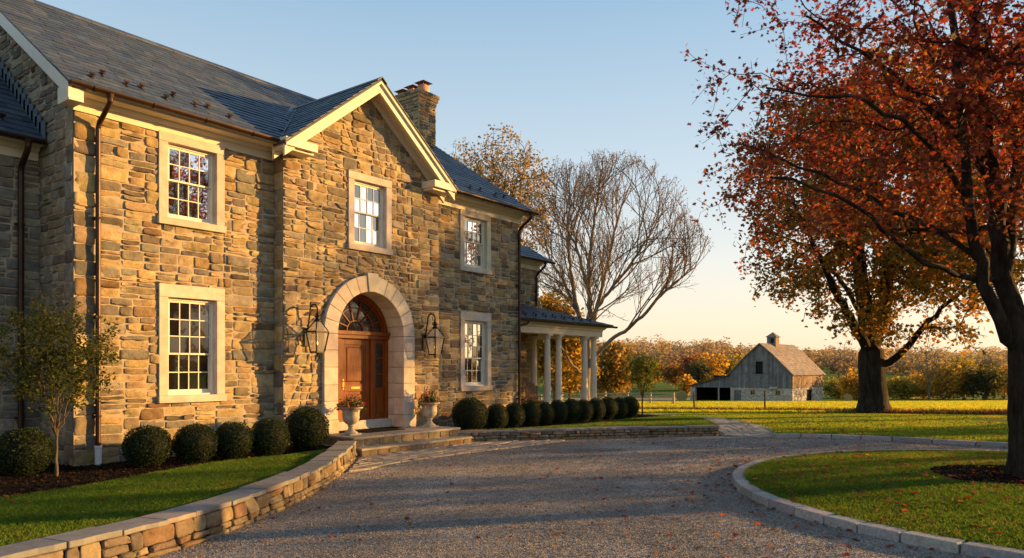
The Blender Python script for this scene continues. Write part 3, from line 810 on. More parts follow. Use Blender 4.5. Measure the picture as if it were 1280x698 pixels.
pr = pb(m, 'roof', M['slate'], cols=True)
for k in range(9):
    for j in range(2): put_guard(pr, (20.3 + k * .62 + .3 * j, 15.5 + .32 * j, 3.77 + kp * (.38 + .32 * j) + .02), kp)
m = MB(); m.extrude_x(gutter_prof(15.06, 3.74), X1 + .05, 26.66); m.tube([(20.6, 15.06, 3.70), (20.5, 15.1, 3.58), (20.2, 15.2, 3.5), (20.0, 15.25, 3.4), (20.0, 15.25, .3)], .045, 10)
pb(m, 'gutter', M['bronze'])
first = None
for x, y in ((22.45, 15.6), (23.2, 15.6), (25.05, 15.6), (25.75, 15.6), (24.3, 17.55)):
    if first is None:
        m = MB(); m.lathe([(.165, 0), (.165, .06), (.14, .09), (.13, .12), (.13, .9), (.122, 1.8), (.105, 2.66), (.105, 2.70), (.128, 2.73), (.128, 2.76), (.145, 2.80)], n=20); m.box(-.16, .16, -.16, .16, 2.80, 2.90); m.box(-.18, .18, -.18, .18, -.06, .0)
        first = m.build('column', M['cream'], smooth=False); o = first
        md = o.modifiers.new('s', 'BEVEL'); md.width = .006; md.limit_method = 'ANGLE'; md.angle_limit = rad(40)
        o.data.polygons.foreach_set('use_smooth', [len(p.vertices) == 4 and abs(p.normal.z) < .5 for p in o.data.polygons])
    else: o = first.copy(); COL.objects.link(o)
    o.parent = porch; o.location = (x - PX, y - PY, .43 - .2)
# ------------------------------------------------------------------ ground shapes
def smooth_path(pts, step=.12):
    """Catmull-Rom through 2D points, evenly resampled"""
    P = [np.array(p, float) for p in pts]; P = [2 * P[0] - P[1]] + P + [2 * P[-1] - P[-2]]; out = []
    for i in range(1, len(P) - 2):
        for t in np.linspace(0, 1, 24, endpoint=False):
            a, b, c, d = P[i - 1:i + 3]; out.append(.5 * (2 * b + (c - a) * t + (2 * a - 5 * b + 4 * c - d) * t * t + (3 * b - a - 3 * c + d) * t ** 3))
    out.append(P[-2]); out = np.array(out); L = np.r_[0, np.cumsum(np.linalg.norm(np.diff(out, axis=0), axis=1))]
    s = np.linspace(0, L[-1], max(2, int(L[-1] / step))); return np.c_[np.interp(s, L, out[:, 0]), np.interp(s, L, out[:, 1])]

def offset(path, d):
    t = np.gradient(path, axis=0); t /= np.linalg.norm(t, axis=1)[:, None]; return path + np.c_[-t[:, 1], t[:, 0]] * d

def inside(poly, x, y):
    poly = np.asarray(poly); r = np.zeros(x.shape, bool); n = len(poly)
    for i in range(n):
        x0, y0 = poly[i]; x1, y1 = poly[(i + 1) % n]
        if y0 == y1: continue
        c = ((y0 > y) != (y1 > y)) & (x < (x1 - x0) * (y - y0) / (y1 - y0) + x0); r ^= c
    return r

wallL = smooth_path([(-3, 6.6), (0.5, 7.25), (2.6, 7.62), (4.4, 8.12), (6.0, 8.93), (7.7, 10.05), (9.45, 11.5), (10.75, 12.72), (11.12, 13.1)])
wallR = smooth_path([(14.95, 13.42), (16.0, 12.75), (17.4, 11.66), (19.4, 10.19), (21.25, 8.52)])
ISL = (15.0, -.5); IR = 5.82
kerbF = smooth_path([(21.55, 6.95), (22.2, 6.45), (22.62, 5.4), (22.75, 3.9), (22.7, 1.5), (22.3, -1.5), (20.9, -5.5), (18, -9.5)])
walkL = smooth_path([(21.25, 8.45), (22.6, 9.2), (24.4, 10.35), (25.6, 11.7), (26.0, 13.3), (26.0, 15.25)])
walkR = smooth_path([(21.6, 6.95), (23.2, 7.6), (25.6, 9.1), (27.2, 11.0), (27.8, 13.0), (27.8, 15.3)])

GRAV = [tuple(p) for p in wallL] + [(11.1, 13.0), (15.0, 13.5)] + [tuple(p) for p in wallR] + [(21.5, 7.6)] + [tuple(p) for p in kerbF] + [(15, -14), (-8, -14), (-8, 6)]

# terrain: one sheet to the horizon, dense close by
GRAVX = [tuple(p) for p in wallL] + [(11.1, 13.0), (15.0, 13.5)] + [tuple(p) for p in wallR] + [(21.5, 7.6)] + [tuple(p) for p in offset(kerbF, .16)] + [(15, -14), (-8, -14), (-8, 6)]
def terrain():
    xs = np.r_[np.array([-900, -600, -400, -250, -160, -100, -70, -50, -35, -24, -16, -11]), np.arange(-8, 34, .25), np.array([35, 37, 39.5, 42, 45]), np.arange(48, 100, 4.), np.arange(100, 300, 8.), np.arange(300, 620, 20.), np.array([700, 900, 1300])]
    ys = np.r_[np.array([-900, -600, -420]), np.arange(-320, -120, 20.), np.arange(-120, -60, 8.), np.arange(-60, -20, 4.), np.array([-17, -15]), np.arange(-13, 26, .25), np.arange(27, 60, 3.), np.arange(60, 140, 6.), np.arange(140, 300, 12.), np.arange(300, 620, 25.), np.array([700, 900, 1300])]
    X, Y = np.meshgrid(xs, ys); G = inside(GRAVX, X, Y)
    Z = np.array([[land(x, y) for x in xs] for y in ys])
    near = (X > -12) & (X < 30) & (Y > -14) & (Y < 26)
    nz = np.array([[mnoise.noise((x * .35, y * .35, 3.)) for x in xs] for y in ys]); Z = Z + np.where(near, .02, .12) * nz
    Z[G] = -.12
    hs = (X > -10) & (X < 26.4) & (Y > 6) & (Y < 25) & ~G; Z[hs] = np.minimum(Z[hs], .02)
    cam = (X * FW[0] + Y * FW[1] < -3) ; Z[cam & ~G] = np.minimum(Z[cam & ~G], 0.05)
    V = np.c_[X.ravel(), Y.ravel(), Z.ravel()]; nx, ny = len(xs), len(ys)
    i = np.arange(nx - 1)[None, :] + nx * np.arange(ny - 1)[:, None]
    q = np.stack([i, i + 1, i + 1 + nx, i + nx], -1).reshape(-1)
    o = np_mesh('terrain', V, np.full((nx - 1) * (ny - 1), 4), M['lawn'], idx=q, smooth=True); tag(o, kind='structure')
terrain()

def sheet(name, poly, z, mat, kind='structure', res=.3, amp=0.0, zf=None):
    """flat or gently rolling sheet filled over a grid, edges following the polygon"""
    bm = bmesh.new(); vs = [bm.verts.new((x, y, 0)) for x, y in poly]; f = bm.faces.new(vs)
    bmesh.ops.triangulate(bm, faces=[f])
    xs = [p[0] for p in poly]; ys = [p[1] for p in poly]
    for ax, lo, hi in ((0, min(xs), max(xs)), (1, min(ys), max(ys))):
        k = lo + res
        while k < hi:
            no = (1, 0, 0) if ax == 0 else (0, 1, 0); co = (k, 0, 0) if ax == 0 else (0, k, 0)
            bmesh.ops.bisect_plane(bm, geom=bm.verts[:] + bm.edges[:] + bm.faces[:], plane_co=co, plane_no=no, dist=1e-5); k += res
    for v in bm.verts:
        n = mnoise.noise((v.co.x * .5, v.co.y * .5, 1.7)) + .5 * mnoise.noise((v.co.x * 1.6, v.co.y * 1.6, 4.))
        v.co.z = (zf(v.co.x, v.co.y) if zf else z) + amp * n
    bmesh.ops.recalc_face_normals(bm, faces=bm.faces)
    me = bpy.data.meshes.new(name); bm.to_mesh(me); bm.free(); me.materials.append(mat)
    me.polygons.foreach_set('use_smooth', [True] * len(me.polygons))
    if me.polygons and sum(p.normal.z for p in me.polygons) < 0: me.flip_normals()
    return tag(link(bpy.data.objects.new(name, me)), kind=kind)

sheet('driveway', GRAV, 0.0, M['gravel'], res=.5, amp=.012)

# island
isl = [(ISL[0] + (IR - .2) * math.cos(a), ISL[1] + (IR - .2) * math.sin(a)) for a in np.linspace(0, 2 * PI, 120, endpoint=False)]
def islz(x, y):
    r = math.hypot(x - ISL[0], y - ISL[1]); return .085 + .10 * max(0, 1 - (r / IR) ** 2)
sheet('island_lawn', isl, .1, M['lawn'], res=.25, amp=.012, zf=islz)
TR = (15.2, .80)
mul = [(TR[0] + (1.32 + .12 * math.sin(3 * a + 1)) * math.cos(a), TR[1] + (1.32 + .1 * math.sin(2 * a)) * math.sin(a)) for a in np.linspace(0, 2 * PI, 60, endpoint=False)]
sheet('mulch_ring', mul, .2, M['mulch'], res=.12, amp=.02, zf=lambda x, y: islz(x, y) + .035)

# garden beds
gL = [tuple(p) for p in offset(wallL, .30)]
bedL = gL + [(11.2, 13.4), (11.2, 15.0), (X0, 15.02), (X0, 16.6), (-6, 16.6), (-6, 7)]
def bzL(x, y): return .30 - .05 * max(0, min(1, (y - 9) / 5))
lawnL_edge = smooth_path([(-6, 10.9), (0, 11.1), (3.64, 11.46), (4.9, 11.72), (6.3, 12.3), (7.6, 12.72), (8.8, 12.62), (9.75, 12.25), (10.3, 12.75)])
sheet('lawn', gL + [(10.6, 13.0)] + [tuple(p) for p in lawnL_edge[::-1]], .3, M['lawn'], res=.25, amp=.012, zf=bzL)
sheet('mulch_bed', bedL, .26, M['mulch'], res=.25, amp=.012, zf=lambda x, y: bzL(x, y) - .06)
gRt = [tuple(p) for p in offset(wallR, .30)]
wl_ = [tuple(p) for p in offset(walkL, .04)]
bedR = [(15.15, 13.5)] + gRt + wl_ + [(26.0, 18.0), (15.15, 18.0)]
lawnR_edge = smooth_path([(15.6, 13.5), (17.0, 12.75), (18.9, 12.1), (21, 12.15), (23.0, 12.1), (24.6, 11.6), (25.1, 11.1)])
bzR = lambda x, y: .275
sheet('lawn', gRt + [p for p in wl_ if p[0] < 25.0 and p[1] < 11.05] + [tuple(p) for p in lawnR_edge[::-1]], .28, M['lawn'], res=.25, amp=.01, zf=bzR)
sheet('mulch_bed', bedR, .225, M['mulch'], res=.3, amp=.012)

# stone-laid surfaces
def pave(name, poly, z, zf=None, wmax=.9, hmax=.6, rot=0.0, h=(.012, .02), kind='structure'):
    poly = [tuple(p) for p in poly]; P = np.array(poly); c = P.mean(0); ca, sa = math.cos(rot), math.sin(rot)
    Q = [((x - c[0]) * ca + (y - c[1]) * sa, -(x - c[0]) * sa + (y - c[1]) * ca) for x, y in poly]
    xs = [q[0] for q in Q]; ys = [q[1] for q in Q]; base = []
    for r in rubble(min(xs), max(xs), min(ys), max(ys), R, wmax, hmax):
        cx, cy = sum(p[0] for p in r) / 4, sum(p[1] for p in r) / 4
        ok = inside(Q, np.array([p[0] for p in r] + [cx]), np.array([p[1] for p in r] + [cy]))
        if ok.all(): base.append(r)
        elif ok.any():                             # trim the edge stone to the outline, vertex by vertex
            n = 8; pts = []
            for i in range(4):
                p, q = r[i], r[(i + 1) % 4]
                for t in range(n): pts.append((p[0] + (q[0] - p[0]) * t / n, p[1] + (q[1] - p[1]) * t / n))
            k = inside(Q, np.array([p[0] for p in pts]), np.array([p[1] for p in pts])); pts = [p for p, kk in zip(pts, k) if kk]
            if len(pts) >= 5: base.append(pts)
    mb = MB(); fm = lambda u, v, d: (c[0] + u * ca - v * sa, c[1] + u * sa + v * ca, (zf(c[0] + u * ca - v * sa, c[1] + u * sa + v * ca) if zf else z) + d)
    stones(mb, base, fm, FLAGC, h, .010, .02, .15, R, z * 7 + c[0], .25)
    o = mb.build(name, M['flag'], None, smooth=False, cols=True); tag(o, kind=kind)
    bs = sheet(name + '_bedding', poly, z - .004, M['mortar'], res=.4, zf=(lambda x, y: zf(x, y) - .004) if zf else None); return o
pave('stone_apron', [(11.15, 12.93), (15.2, 13.3), (16.9, 11.9), (17.6, 11.25), (15.3, 11.35), (12.9, 11.55), (10.9, 11.55), (9.7, 11.15), (9.3, 11.2)], .012, rot=.1)
wk = [tuple(p) for p in walkL] + [tuple(p) for p in walkR[::-1]]
def walkz(x, y): return .012 + .105 * max(0, min(1, ((x - 21.4) * .87 + (y - 7.7) * .49) / 1.6))
pave('stone_walk', wk, .10, walkz, rot=.6, wmax=.7, hmax=.5)

# ------------------------------------------------------------------ retaining walls, steps, kerbs
def on_path(path):
    L = np.r_[0, np.cumsum(np.linalg.norm(np.diff(path, axis=0), axis=1))]; t = np.gradient(path, axis=0); t /= np.linalg.norm(t, axis=1)[:, None]
    def f(u, off):
        x, y = np.interp(u, L, path[:, 0]), np.interp(u, L, path[:, 1]); tx, ty = np.interp(u, L, t[:, 0]), np.interp(u, L, t[:, 1])
        n = math.hypot(tx, ty); return x - ty / n * off, y + tx / n * off
    return f, L[-1]

def retaining(name, label, path, h, thick, caph, caplen, cover):
    f, L = on_path(path); mid = path[len(path) // 2]; t = thing(name, label, 'stone wall', (mid[0], mid[1], 0), 'low dry-stone retaining walls')
    inv = Matrix.Translation((-mid[0], -mid[1], 0))
    mb = MB(); hb_ = h - caph
    def face(u, v, d): x, y = f(u, -d - .03 * (1 - v / h)); return (x, y, v)
    rows = []; z = -.04
    while z < hb_ - .03:
        rh = R.uniform(.065, .135)
        if hb_ - z - rh < .07: rh = hb_ - z
        u = 0
        while u < L:
            e = min(L, u + R.uniform(.14, .46)); 
            if rh > .11 and R.random() < .18 and e - u > .25: rows += [[(u, z), (e, z), (e, z + rh * .5), (u, z + rh * .5)], [(u, z + rh * .5), (e, z + rh * .5), (e, z + rh), (u, z + rh)]]
            else: rows.append([(u, z), (e, z), (e, z + rh), (u, z + rh)])
            u = e
        z += rh
    stones(mb, rows, face, DRYC, (.014, .048), .007, .014, .06, R, L, .16)
    for e, sg in ((0, -1), (L, 1)):               # end faces
        x0, y0 = f(e, 0); x1, y1 = f(e, thick); n = np.array([y1 - y0, -(x1 - x0)]) / thick * (1 if sg > 0 else -1)
        stones(mb, rubble(0, thick, 0, hb_, R, .3, .12), lambda u, v, d: (x0 + (x1 - x0) * u / thick + n[0] * d, y0 + (y1 - y0) * u / thick + n[1] * d, v), DRYC, (.015, .03), .006, .01, .08, R, e)
    o = mb.build('stonework', M['dry'], t, smooth=True, cols=True); o.matrix_parent_inverse = inv
    core = MB(); us = np.arange(0, L + .2, .25); us[-1] = L
    for a, b in zip(us, us[1:]):
        p = [f(a, .015), f(b, .015), f(b, thick - .02), f(a, thick - .02)]
        core.hexa([(x, y, -.1) for x, y in p] + [(x, y, hb_) for x, y in p])
    k = core.build('stone_core', plain_mat('dark_joint', (.06, .05, .04), .95, bump=0), o)  # dark wall core seen in the joints between stones
    u = 0
    while u < L - .05:
        e = u + caplen * R.uniform(.75, 1.3)
        if L - e < caplen * .5: e = L
        c = MB(); c.col = CAPC(R); zt = h + R.uniform(-.016, .012); n = max(2, int((e - u) / .12)); top = []; ov = .035 + R.uniform(0, .02)
        uu = np.linspace(u + .004, e - .004, n + 1); P = [f(q, -ov + R.uniform(-.018, .014)) for q in uu]; Q = [f(q, thick + .03) for q in uu[::-1]]; poly = P + Q
        N = len(poly); k0 = c.verts([(x, y, hb_) for x, y in poly]); k1 = c.verts([(x, y, zt) for x, y in poly]); c.face([k0 + i for i in range(N)][::-1]); c.face([k1 + i for i in range(N)])
        for i in range(N): c.face([k0 + i, k0 + (i + 1) % N, k1 + (i + 1) % N, k1 + i])
        oc = c.build('capstone', M['flag'], t, cols=True, bevel=.010, seg=2); oc.matrix_parent_inverse = inv; u = e
retaining('retaining_wall', 'long dry-stone wall curving from the steps along the near left lawn', wallL, .38, .34, .062, .55, True)
retaining('retaining_wall', 'shorter dry-stone wall below the long row of boxwoods ending at the flagstone path', wallR, .315, .34, .06, .7, True)

st = thing('entrance_steps', 'two broad limestone steps up to the arched oak door', 'steps', (13.1, 13.6, 0)); sinv = Matrix.Translation((-13.1, -13.6, 0))
for x0, x1, y0, z0, z1 in ((11.22, 15.1, 12.98, -.05, .20), (11.32, 15.06, 13.37, .20, .425)):
    t = MB(); x = x0
    while x < x1 - .05:
        t.col = FLAGC(R); e = x + R.uniform(.8, 1.3); e = x1 if x1 - e < .5 else e
        t.box(x + .003, e - .003, y0 - .035, 14.54, z1 - .055, z1); x = e
    o = t.build('tread', M['flag'], st, cols=True, bevel=.010); o.matrix_parent_inverse = sinv
    mb = MB(); x = x0 + .02; ps = []
    while x < x1 - .03:
        e = x + R.uniform(.25, .55); e = x1 - .02 if x1 - e < .2 else e; ps.append([(x, z0), (e, z0), (e, z1 - .057), (x, z1 - .057)]); x = e
    stones(mb, ps, lambda u, v, d: (u, y0 - d, v), DRYC, (.008, .016), .005, .004, .12, R, y0, .2)
    stones(mb, rubble(y0, 14.5, z0, z1 - .057, R, .5, .2), lambda u, v, d: (x0 + .02 - d, u, v), DRYC, (.008, .016), .005, .004, .12, R, y0)
    o = mb.build('riser', M['dry'], st, smooth=True, cols=True); o.matrix_parent_inverse = sinv
    c = MB(); c.box(x0 + .03, x1 - .01, y0 + .005, 14.53, z0 - .1, z1 - .056); o = c.build('step_core', M['mortar'], st); o.matrix_parent_inverse = sinv

def kerb(name, label, path, closed, w, h, bl):
    f, L = on_path(path); mid = path[0]; u = 0; m = MB()
    while u < L - .05:
        e = min(L, u + bl * R.uniform(.85, 1.15)); 
        if L - e < bl * .4: e = L
        m.col = GRANC(R); dz = R.uniform(-.008, .008); dj = R.uniform(-.006, .006)
        a = [f(u + .006, dj), f((u + e) / 2, dj), f(e - .006, dj)]; b = [f(e - .006, w + dj), f((u + e) / 2, w + dj), f(u + .006, w + dj)]
        poly = a + b; N = 6; ct = .012
        def inset(p): cx, cy = sum(q[0] for q in poly) / N, sum(q[1] for q in poly) / N; return (p[0] + (cx - p[0]) * ct / (bl / 2), p[1] + (cy - p[1]) * ct / (bl / 2))
        k0 = m.verts([(x, y, -.08) for x, y in poly]); k1 = m.verts([(x, y, h + dz + R.uniform(-.004, .004)) for x, y in map(inset, poly)])
        m.face([k1 + i for i in range(N)])
        for i in range(N): m.face([k0 + i, k0 + (i + 1) % N, k1 + (i + 1) % N, k1 + i])
        u = e
    o = m.build(name, M['granite'], None, cols=True, bevel=.014, seg=3); return tag(o, label, 'kerb', 'granite kerbs')
ang = np.linspace(0, 2 * PI, 260)
kerb('granite_kerb', 'pale granite block kerb ringing the oval lawn island', np.c_[ISL[0] + IR * np.cos(ang), ISL[1] + IR * np.sin(ang)], True, .24, .125, .62)
kerb('granite_kerb', 'low granite kerb along the far edge of the gravel drive', offset(kerbF, 0), False, .22, .12, .9)

# ------------------------------------------------------------------ leaves, grass, pebbles (numpy)
MAPLE = np.array([(0, -.5), (.10, -.16), (.42, -.30), (.34, -.08), (.62, .10), (.30, .16), (.28, .34), (.12, .26), (0, .66), (-.12, .26), (-.28, .34), (-.30, .16), (-.62, .10), (-.34, -.08), (-.42, -.30), (-.10, -.16)])
OVAL = np.array([(0, -.5), (.22, -.2), (.24, .12), (0, .55), (-.24, .12), (-.22, -.2)])
KITE = np.array([(0, -.5), (.36, -.02), (.05, .5), (-.34, .08)])
CLUMP = np.array([(-.1, -.5), (.4, -.3), (.25, 0), (.5, .3), (0, .5), (-.2, .2), (-.5, .25), (-.3, -.15)])

def leaf_verts(P, size, shape, up=.5, rng=NR, droop=0.0, bend=.25):
    n = len(P); m = len(shape)
    nrm = rng.normal(size=(n, 3)); nrm[:, 2] = np.abs(nrm[:, 2]) + up; nrm /= np.linalg.norm(nrm, axis=1)[:, None]
    t = rng.normal(size=(n, 3)); t[:, 2] -= droop; t -= nrm * (t * nrm).sum(1)[:, None]; t /= np.linalg.norm(t, axis=1)[:, None] + 1e-9
    b = np.cross(nrm, t); sz = np.broadcast_to(size, (n,))
    x = shape[:, 0]; y = shape[:, 1]
    V = P[:, None, :] + sz[:, None, None] * (x[None, :, None] * b[:, None, :] + y[None, :, None] * t[:, None, :] - bend * (np.abs(x) ** 1.5 + .4 * y * y)[None, :, None] * nrm[:, None, :])
    return V.reshape(-1, 3)

def pick_cols(n, pal_, w=None, jit=.2, rng=NR):
    c = np.array(pal_)[rng.choice(len(pal_), n, p=None if w is None else np.array(w) / np.sum(w))]
    return np.clip(c * (1 + rng.uniform(-jit, jit, (n, 1))), .003, 1)

def scatter(poly, n, rng=NR, keep=None):
    P = np.asarray(poly); lo, hi = P.min(0), P.max(0); out = np.zeros((0, 2))
    while len(out) < n:
        q = rng.uniform(lo, hi, (max(2000, n), 2)); k = inside(poly, q[:, 0], q[:, 1])
        if keep is not None: k &= keep(q)
        if not k.any(): break
        out = np.r_[out, q[k]]
    return out[:n]

GRASSP = [(.075, .165, .014), (.098, .20, .017), (.058, .132, .012), (.13, .21, .024), (.18, .20, .045)]
def blades(name, pts, z, h, w, label=None, pal_=GRASSP, wts=(4, 4, 4, 2, .6), lean=.45):
    n = len(pts); a = NR.uniform(0, 2 * PI, n); H = h * NR.uniform(.55, 1.25, n); l = NR.normal(0, lean, (n, 2)) * H[:, None]; zz = z if np.ndim(z) else np.full(n, z)
    d = np.c_[np.cos(a), np.sin(a)] * (w * NR.uniform(.7, 1.3, n))[:, None] * .5
    b0 = np.c_[pts - d, zz - .01]; b1 = np.c_[pts + d, zz - .01]; m1 = np.c_[pts + d * .7 + l * .35, zz + H * .6]; m0 = np.c_[pts - d * .7 + l * .35, zz + H * .6]; tip = np.c_[pts + l, zz + H * .97]
    V = np.stack([b0, b1, m1, tip, m0], 1).reshape(-1, 3)
    c = pick_cols(n, pal_, wts, .25); k = np.array([mnoise.noise((x * .55, y * .55, 7.)) + .6 * mnoise.noise((x * 1.9, y * 1.9, 2.)) for x, y in pts])
    f = np.clip((k - .12) * 1.6, 0, .75)[:, None]; c = c * (1 - f) + c * np.array([(1.75, 1.12, 1.9)]) * f; f = np.clip((-k - .2) * 1.4, 0, .5)[:, None]; c = c * (1 - .5 * f)
    o = np_mesh(name, V, np.full(n, 5), M['blade'], c); return tag(o, label, None, None, 'stuff')
def edge_d(q): return q[:, 0] * FW[0] + q[:, 1] * FW[1]
islp = scatter(isl, 190000, keep=lambda q: (np.abs((q @ RT[:2]) / np.maximum(edge_d(q), .1)) < .80) & (edge_d(q) > 6) & ~inside(mul, q[:, 0], q[:, 1]))
blades('grass', islp, np.array([islz(x, y) for x, y in islp]), .055, .010)
lawn1 = gL + [(10.6, 13.0)] + [tuple(p) for p in lawnL_edge[::-1]]
lp = scatter(lawn1, 110000, keep=lambda q: ((q @ RT[:2]) / np.maximum(edge_d(q), .1) > -.8) & (edge_d(q) > 6)); blades('grass', lp, np.array([bzL(x, y) for x, y in lp]), .055, .010)
lawn2 = gRt + [p for p in wl_ if p[0] < 25.0 and p[1] < 11.05] + [tuple(p) for p in lawnR_edge[::-1]]
lp = scatter(lawn2, 40000); blades('grass', lp, np.full(len(lp), .275), .055, .016)
# mown lawn past the kerb and the rougher field beyond
kf = [tuple(p) for p in offset(kerbF, .22)]
def farpts(n, d0, d1, r0, r1, p=1.0):
    s = d0 + (d1 - d0) * NR.random(n) ** p; r = NR.uniform(r0, r1, n) * s; return np.c_[s[:, None] * FW[None, :2] + r[:, None] * RT[None, :2]]
q = farpts(150000, 17, 36, .1, .72); walkp = wk
k = ~inside(GRAV, q[:, 0], q[:, 1]) & ~inside(bedR, q[:, 0], q[:, 1]) & ~inside(wk, q[:, 0], q[:, 1]) & ~inside(kf + [(15, -14), (22.6, -14)], q[:, 0], q[:, 1]) & (q[:, 0] > 21.9)
q = q[k]; k = np.ones(len(q), bool)
for (a, b) in zip(kf, kf[1:]): k &= (np.abs(q - (np.array(a) + np.array(b)) / 2).max(1) > .12)
q = q[k]; blades('grass', q, np.array([land(x, y) for x, y in q]), .065, .024, pal_=[(.16, .26, .018), (.20, .30, .022), (.12, .21, .015), (.26, .32, .03)], wts=(3, 3, 3, 1))
q = farpts(230000, 36, 125, -.06, .74, 1.4); blades('field_grass', q, np.array([land(x, y) for x, y in q]), .17, .075, pal_=[(.32, .42, .022), (.40, .47, .028), (.46, .47, .04), (.22, .34, .02)], wts=(3, 3, 2, 2))
# unmown strip along the wire fence
def strip_pts(n): 
    t = NR.random(n); px = -60 + 1400 * t; s = 41.5 - 8.5 * np.clip((px - 780) / 470, 0, 1) + NR.normal(0, .35, n)
    return np.array([at(a, 460, b)[:2] for a, b in zip(px, s)])
q = strip_pts(16000); blades('tall_weeds', q, np.array([land(x, y) for x, y in q]), .30, .03, pal_=[(.10, .07, .025), (.13, .09, .03), (.07, .065, .018), (.09, .05, .025)], wts=None, lean=.3)

LEAFR = [(.24, .045, .02), (.30, .08, .025), (.17, .03, .018), (.30, .14, .035), (.20, .09, .03), (.12, .05, .025)]
def fallen(name, pts, z, size, label=None):
    P = np.c_[pts, z + NR.uniform(.006, .02, len(pts))]; V = leaf_verts(P, size * NR.uniform(.6, 1.2, len(pts)), MAPLE, up=2.6, bend=.2)
    return tag(np_mesh(name, V, np.full(len(pts), len(MAPLE)), M['leafmat'], pick_cols(len(pts), LEAFR, None, .25)), label, None, None, 'stuff')
fp = scatter(isl, 1700, keep=lambda q: (edge_d(q) > 6) & (NR.random(len(q)) < .25 + .75 * np.exp(-np.hypot(q[:, 0] - TR[0], q[:, 1] - TR[1]) / 2.5))); fallen('fallen_leaves', fp, np.array([islz(x, y) for x, y in fp]) + .035, .10)
def near_kerb(q): r = np.hypot(q[:, 0] - ISL[0], q[:, 1] - ISL[1]); return (NR.random(len(q)) < np.exp(-(r - IR) / .9) + .06) & (r > IR)
fp = scatter(GRAV, 750, keep=lambda q: near_kerb(q) & (edge_d(q) > 6) & (np.abs((q @ RT[:2]) / np.maximum(edge_d(q), .1)) < .75)); fallen('fallen_leaves', fp, np.zeros(len(fp)) + .012, .085)
fp = np.r_[scatter(lawn1, 60), scatter(lawn2, 40)]; fallen('fallen_leaves', fp, np.full(len(fp), .33), .08)
q = farpts(500, 19, 34, .35, .7); q = q[~inside(GRAV, q[:, 0], q[:, 1])]; fallen('fallen_leaves', q, np.array([land(x, y) + .05 for x, y in q]), .11)

# loose stones on the gravel
def pebbles(n, d0, d1, size):
    q = scatter(GRAV, n, keep=lambda q: (edge_d(q) > d0) & (edge_d(q) < d1) & (np.abs((q @ RT[:2]) / np.maximum(edge_d(q), .1)) < .75) & (np.hypot(q[:, 0] - ISL[0], q[:, 1] - ISL[1]) > IR))
    n = len(q); base = np.array([(1, 0, 0), (-1, 0, 0), (0, 1, 0), (0, -1, 0), (0, 0, 1), (0, 0, -.4)], float)
    s = size * NR.uniform(.45, 1.25, (n, 1, 3)) * np.array([1, 1, .7]); a = NR.uniform(0, 2 * PI, n); V = base[None] * s + NR.normal(0, size * .12, (n, 6, 3))
    c, sn = np.cos(a)[:, None], np.sin(a)[:, None]; V = np.stack([V[..., 0] * c - V[..., 1] * sn, V[..., 0] * sn + V[..., 1] * c, V[..., 2]], -1)
    V += np.c_[q, np.full(n, .006)][:, None, :]
    T = np.array([(0, 2, 4), (2, 1, 4), (1, 3, 4), (3, 0, 4), (2, 0, 5), (1, 2, 5), (3, 1, 5), (0, 3, 5)])
    idx = (T[None] + 6 * np.arange(n)[:, None, None]).reshape(-1)
    cols = np.repeat(pick_cols(n, [(.20, .175, .15), (.30, .26, .22), (.42, .38, .33), (.13, .11, .09), (.34, .27, .20)], (3, 3, 1.5, 2, 1)), 8, 0)
    tag(np_mesh('gravel', V.reshape(-1, 3), np.full(n * 8, 3), M['granite'], cols, idx=idx), None, None, None, 'stuff')
pebbles(70000, 6.8, 13, .011); pebbles(45000, 13, 24, .014)
def chips(poly, n, z, keep=None):
    q = scatter(poly, n, keep=keep); P = np.c_[q, [z(x, y) for x, y in q]]; V = leaf_verts(P, NR.uniform(.025, .06, len(q)), np.array([(-.2, -.5), (.2, -.5), (.22, .5), (-.18, .5)]), up=1.0, bend=0)
    tag(np_mesh('mulch_chips', V, np.full(len(q), 4), M['chips'], pick_cols(len(q), [(.022, .013, .009), (.014, .009, .006), (.036, .021, .013), (.010, .007, .005)])), None, None, None, 'stuff')
chips(bedL, 14000, lambda x, y: bzL(x, y) - .045, keep=lambda q: ~inside(lawn1, q[:, 0], q[:, 1]) & (q[:, 0] > 1)); chips(mul, 4500, lambda x, y: islz(x, y) + .05); chips(bedR, 7000, lambda x, y: .235, keep=lambda q: ~inside(lawn2, q[:, 0], q[:, 1]) & (q[:, 1] < 15))
# ------------------------------------------------------------------ copying a thing with its parts
def copy_tree(o, parent=None):
    c = o.copy(); COL.objects.link(c); c.parent = parent
    if parent is not None: c.matrix_parent_inverse = o.matrix_parent_inverse.copy()
    for ch in [x for x in bpy.data.objects if x.parent == o]: copy_tree(ch, c)
    return c

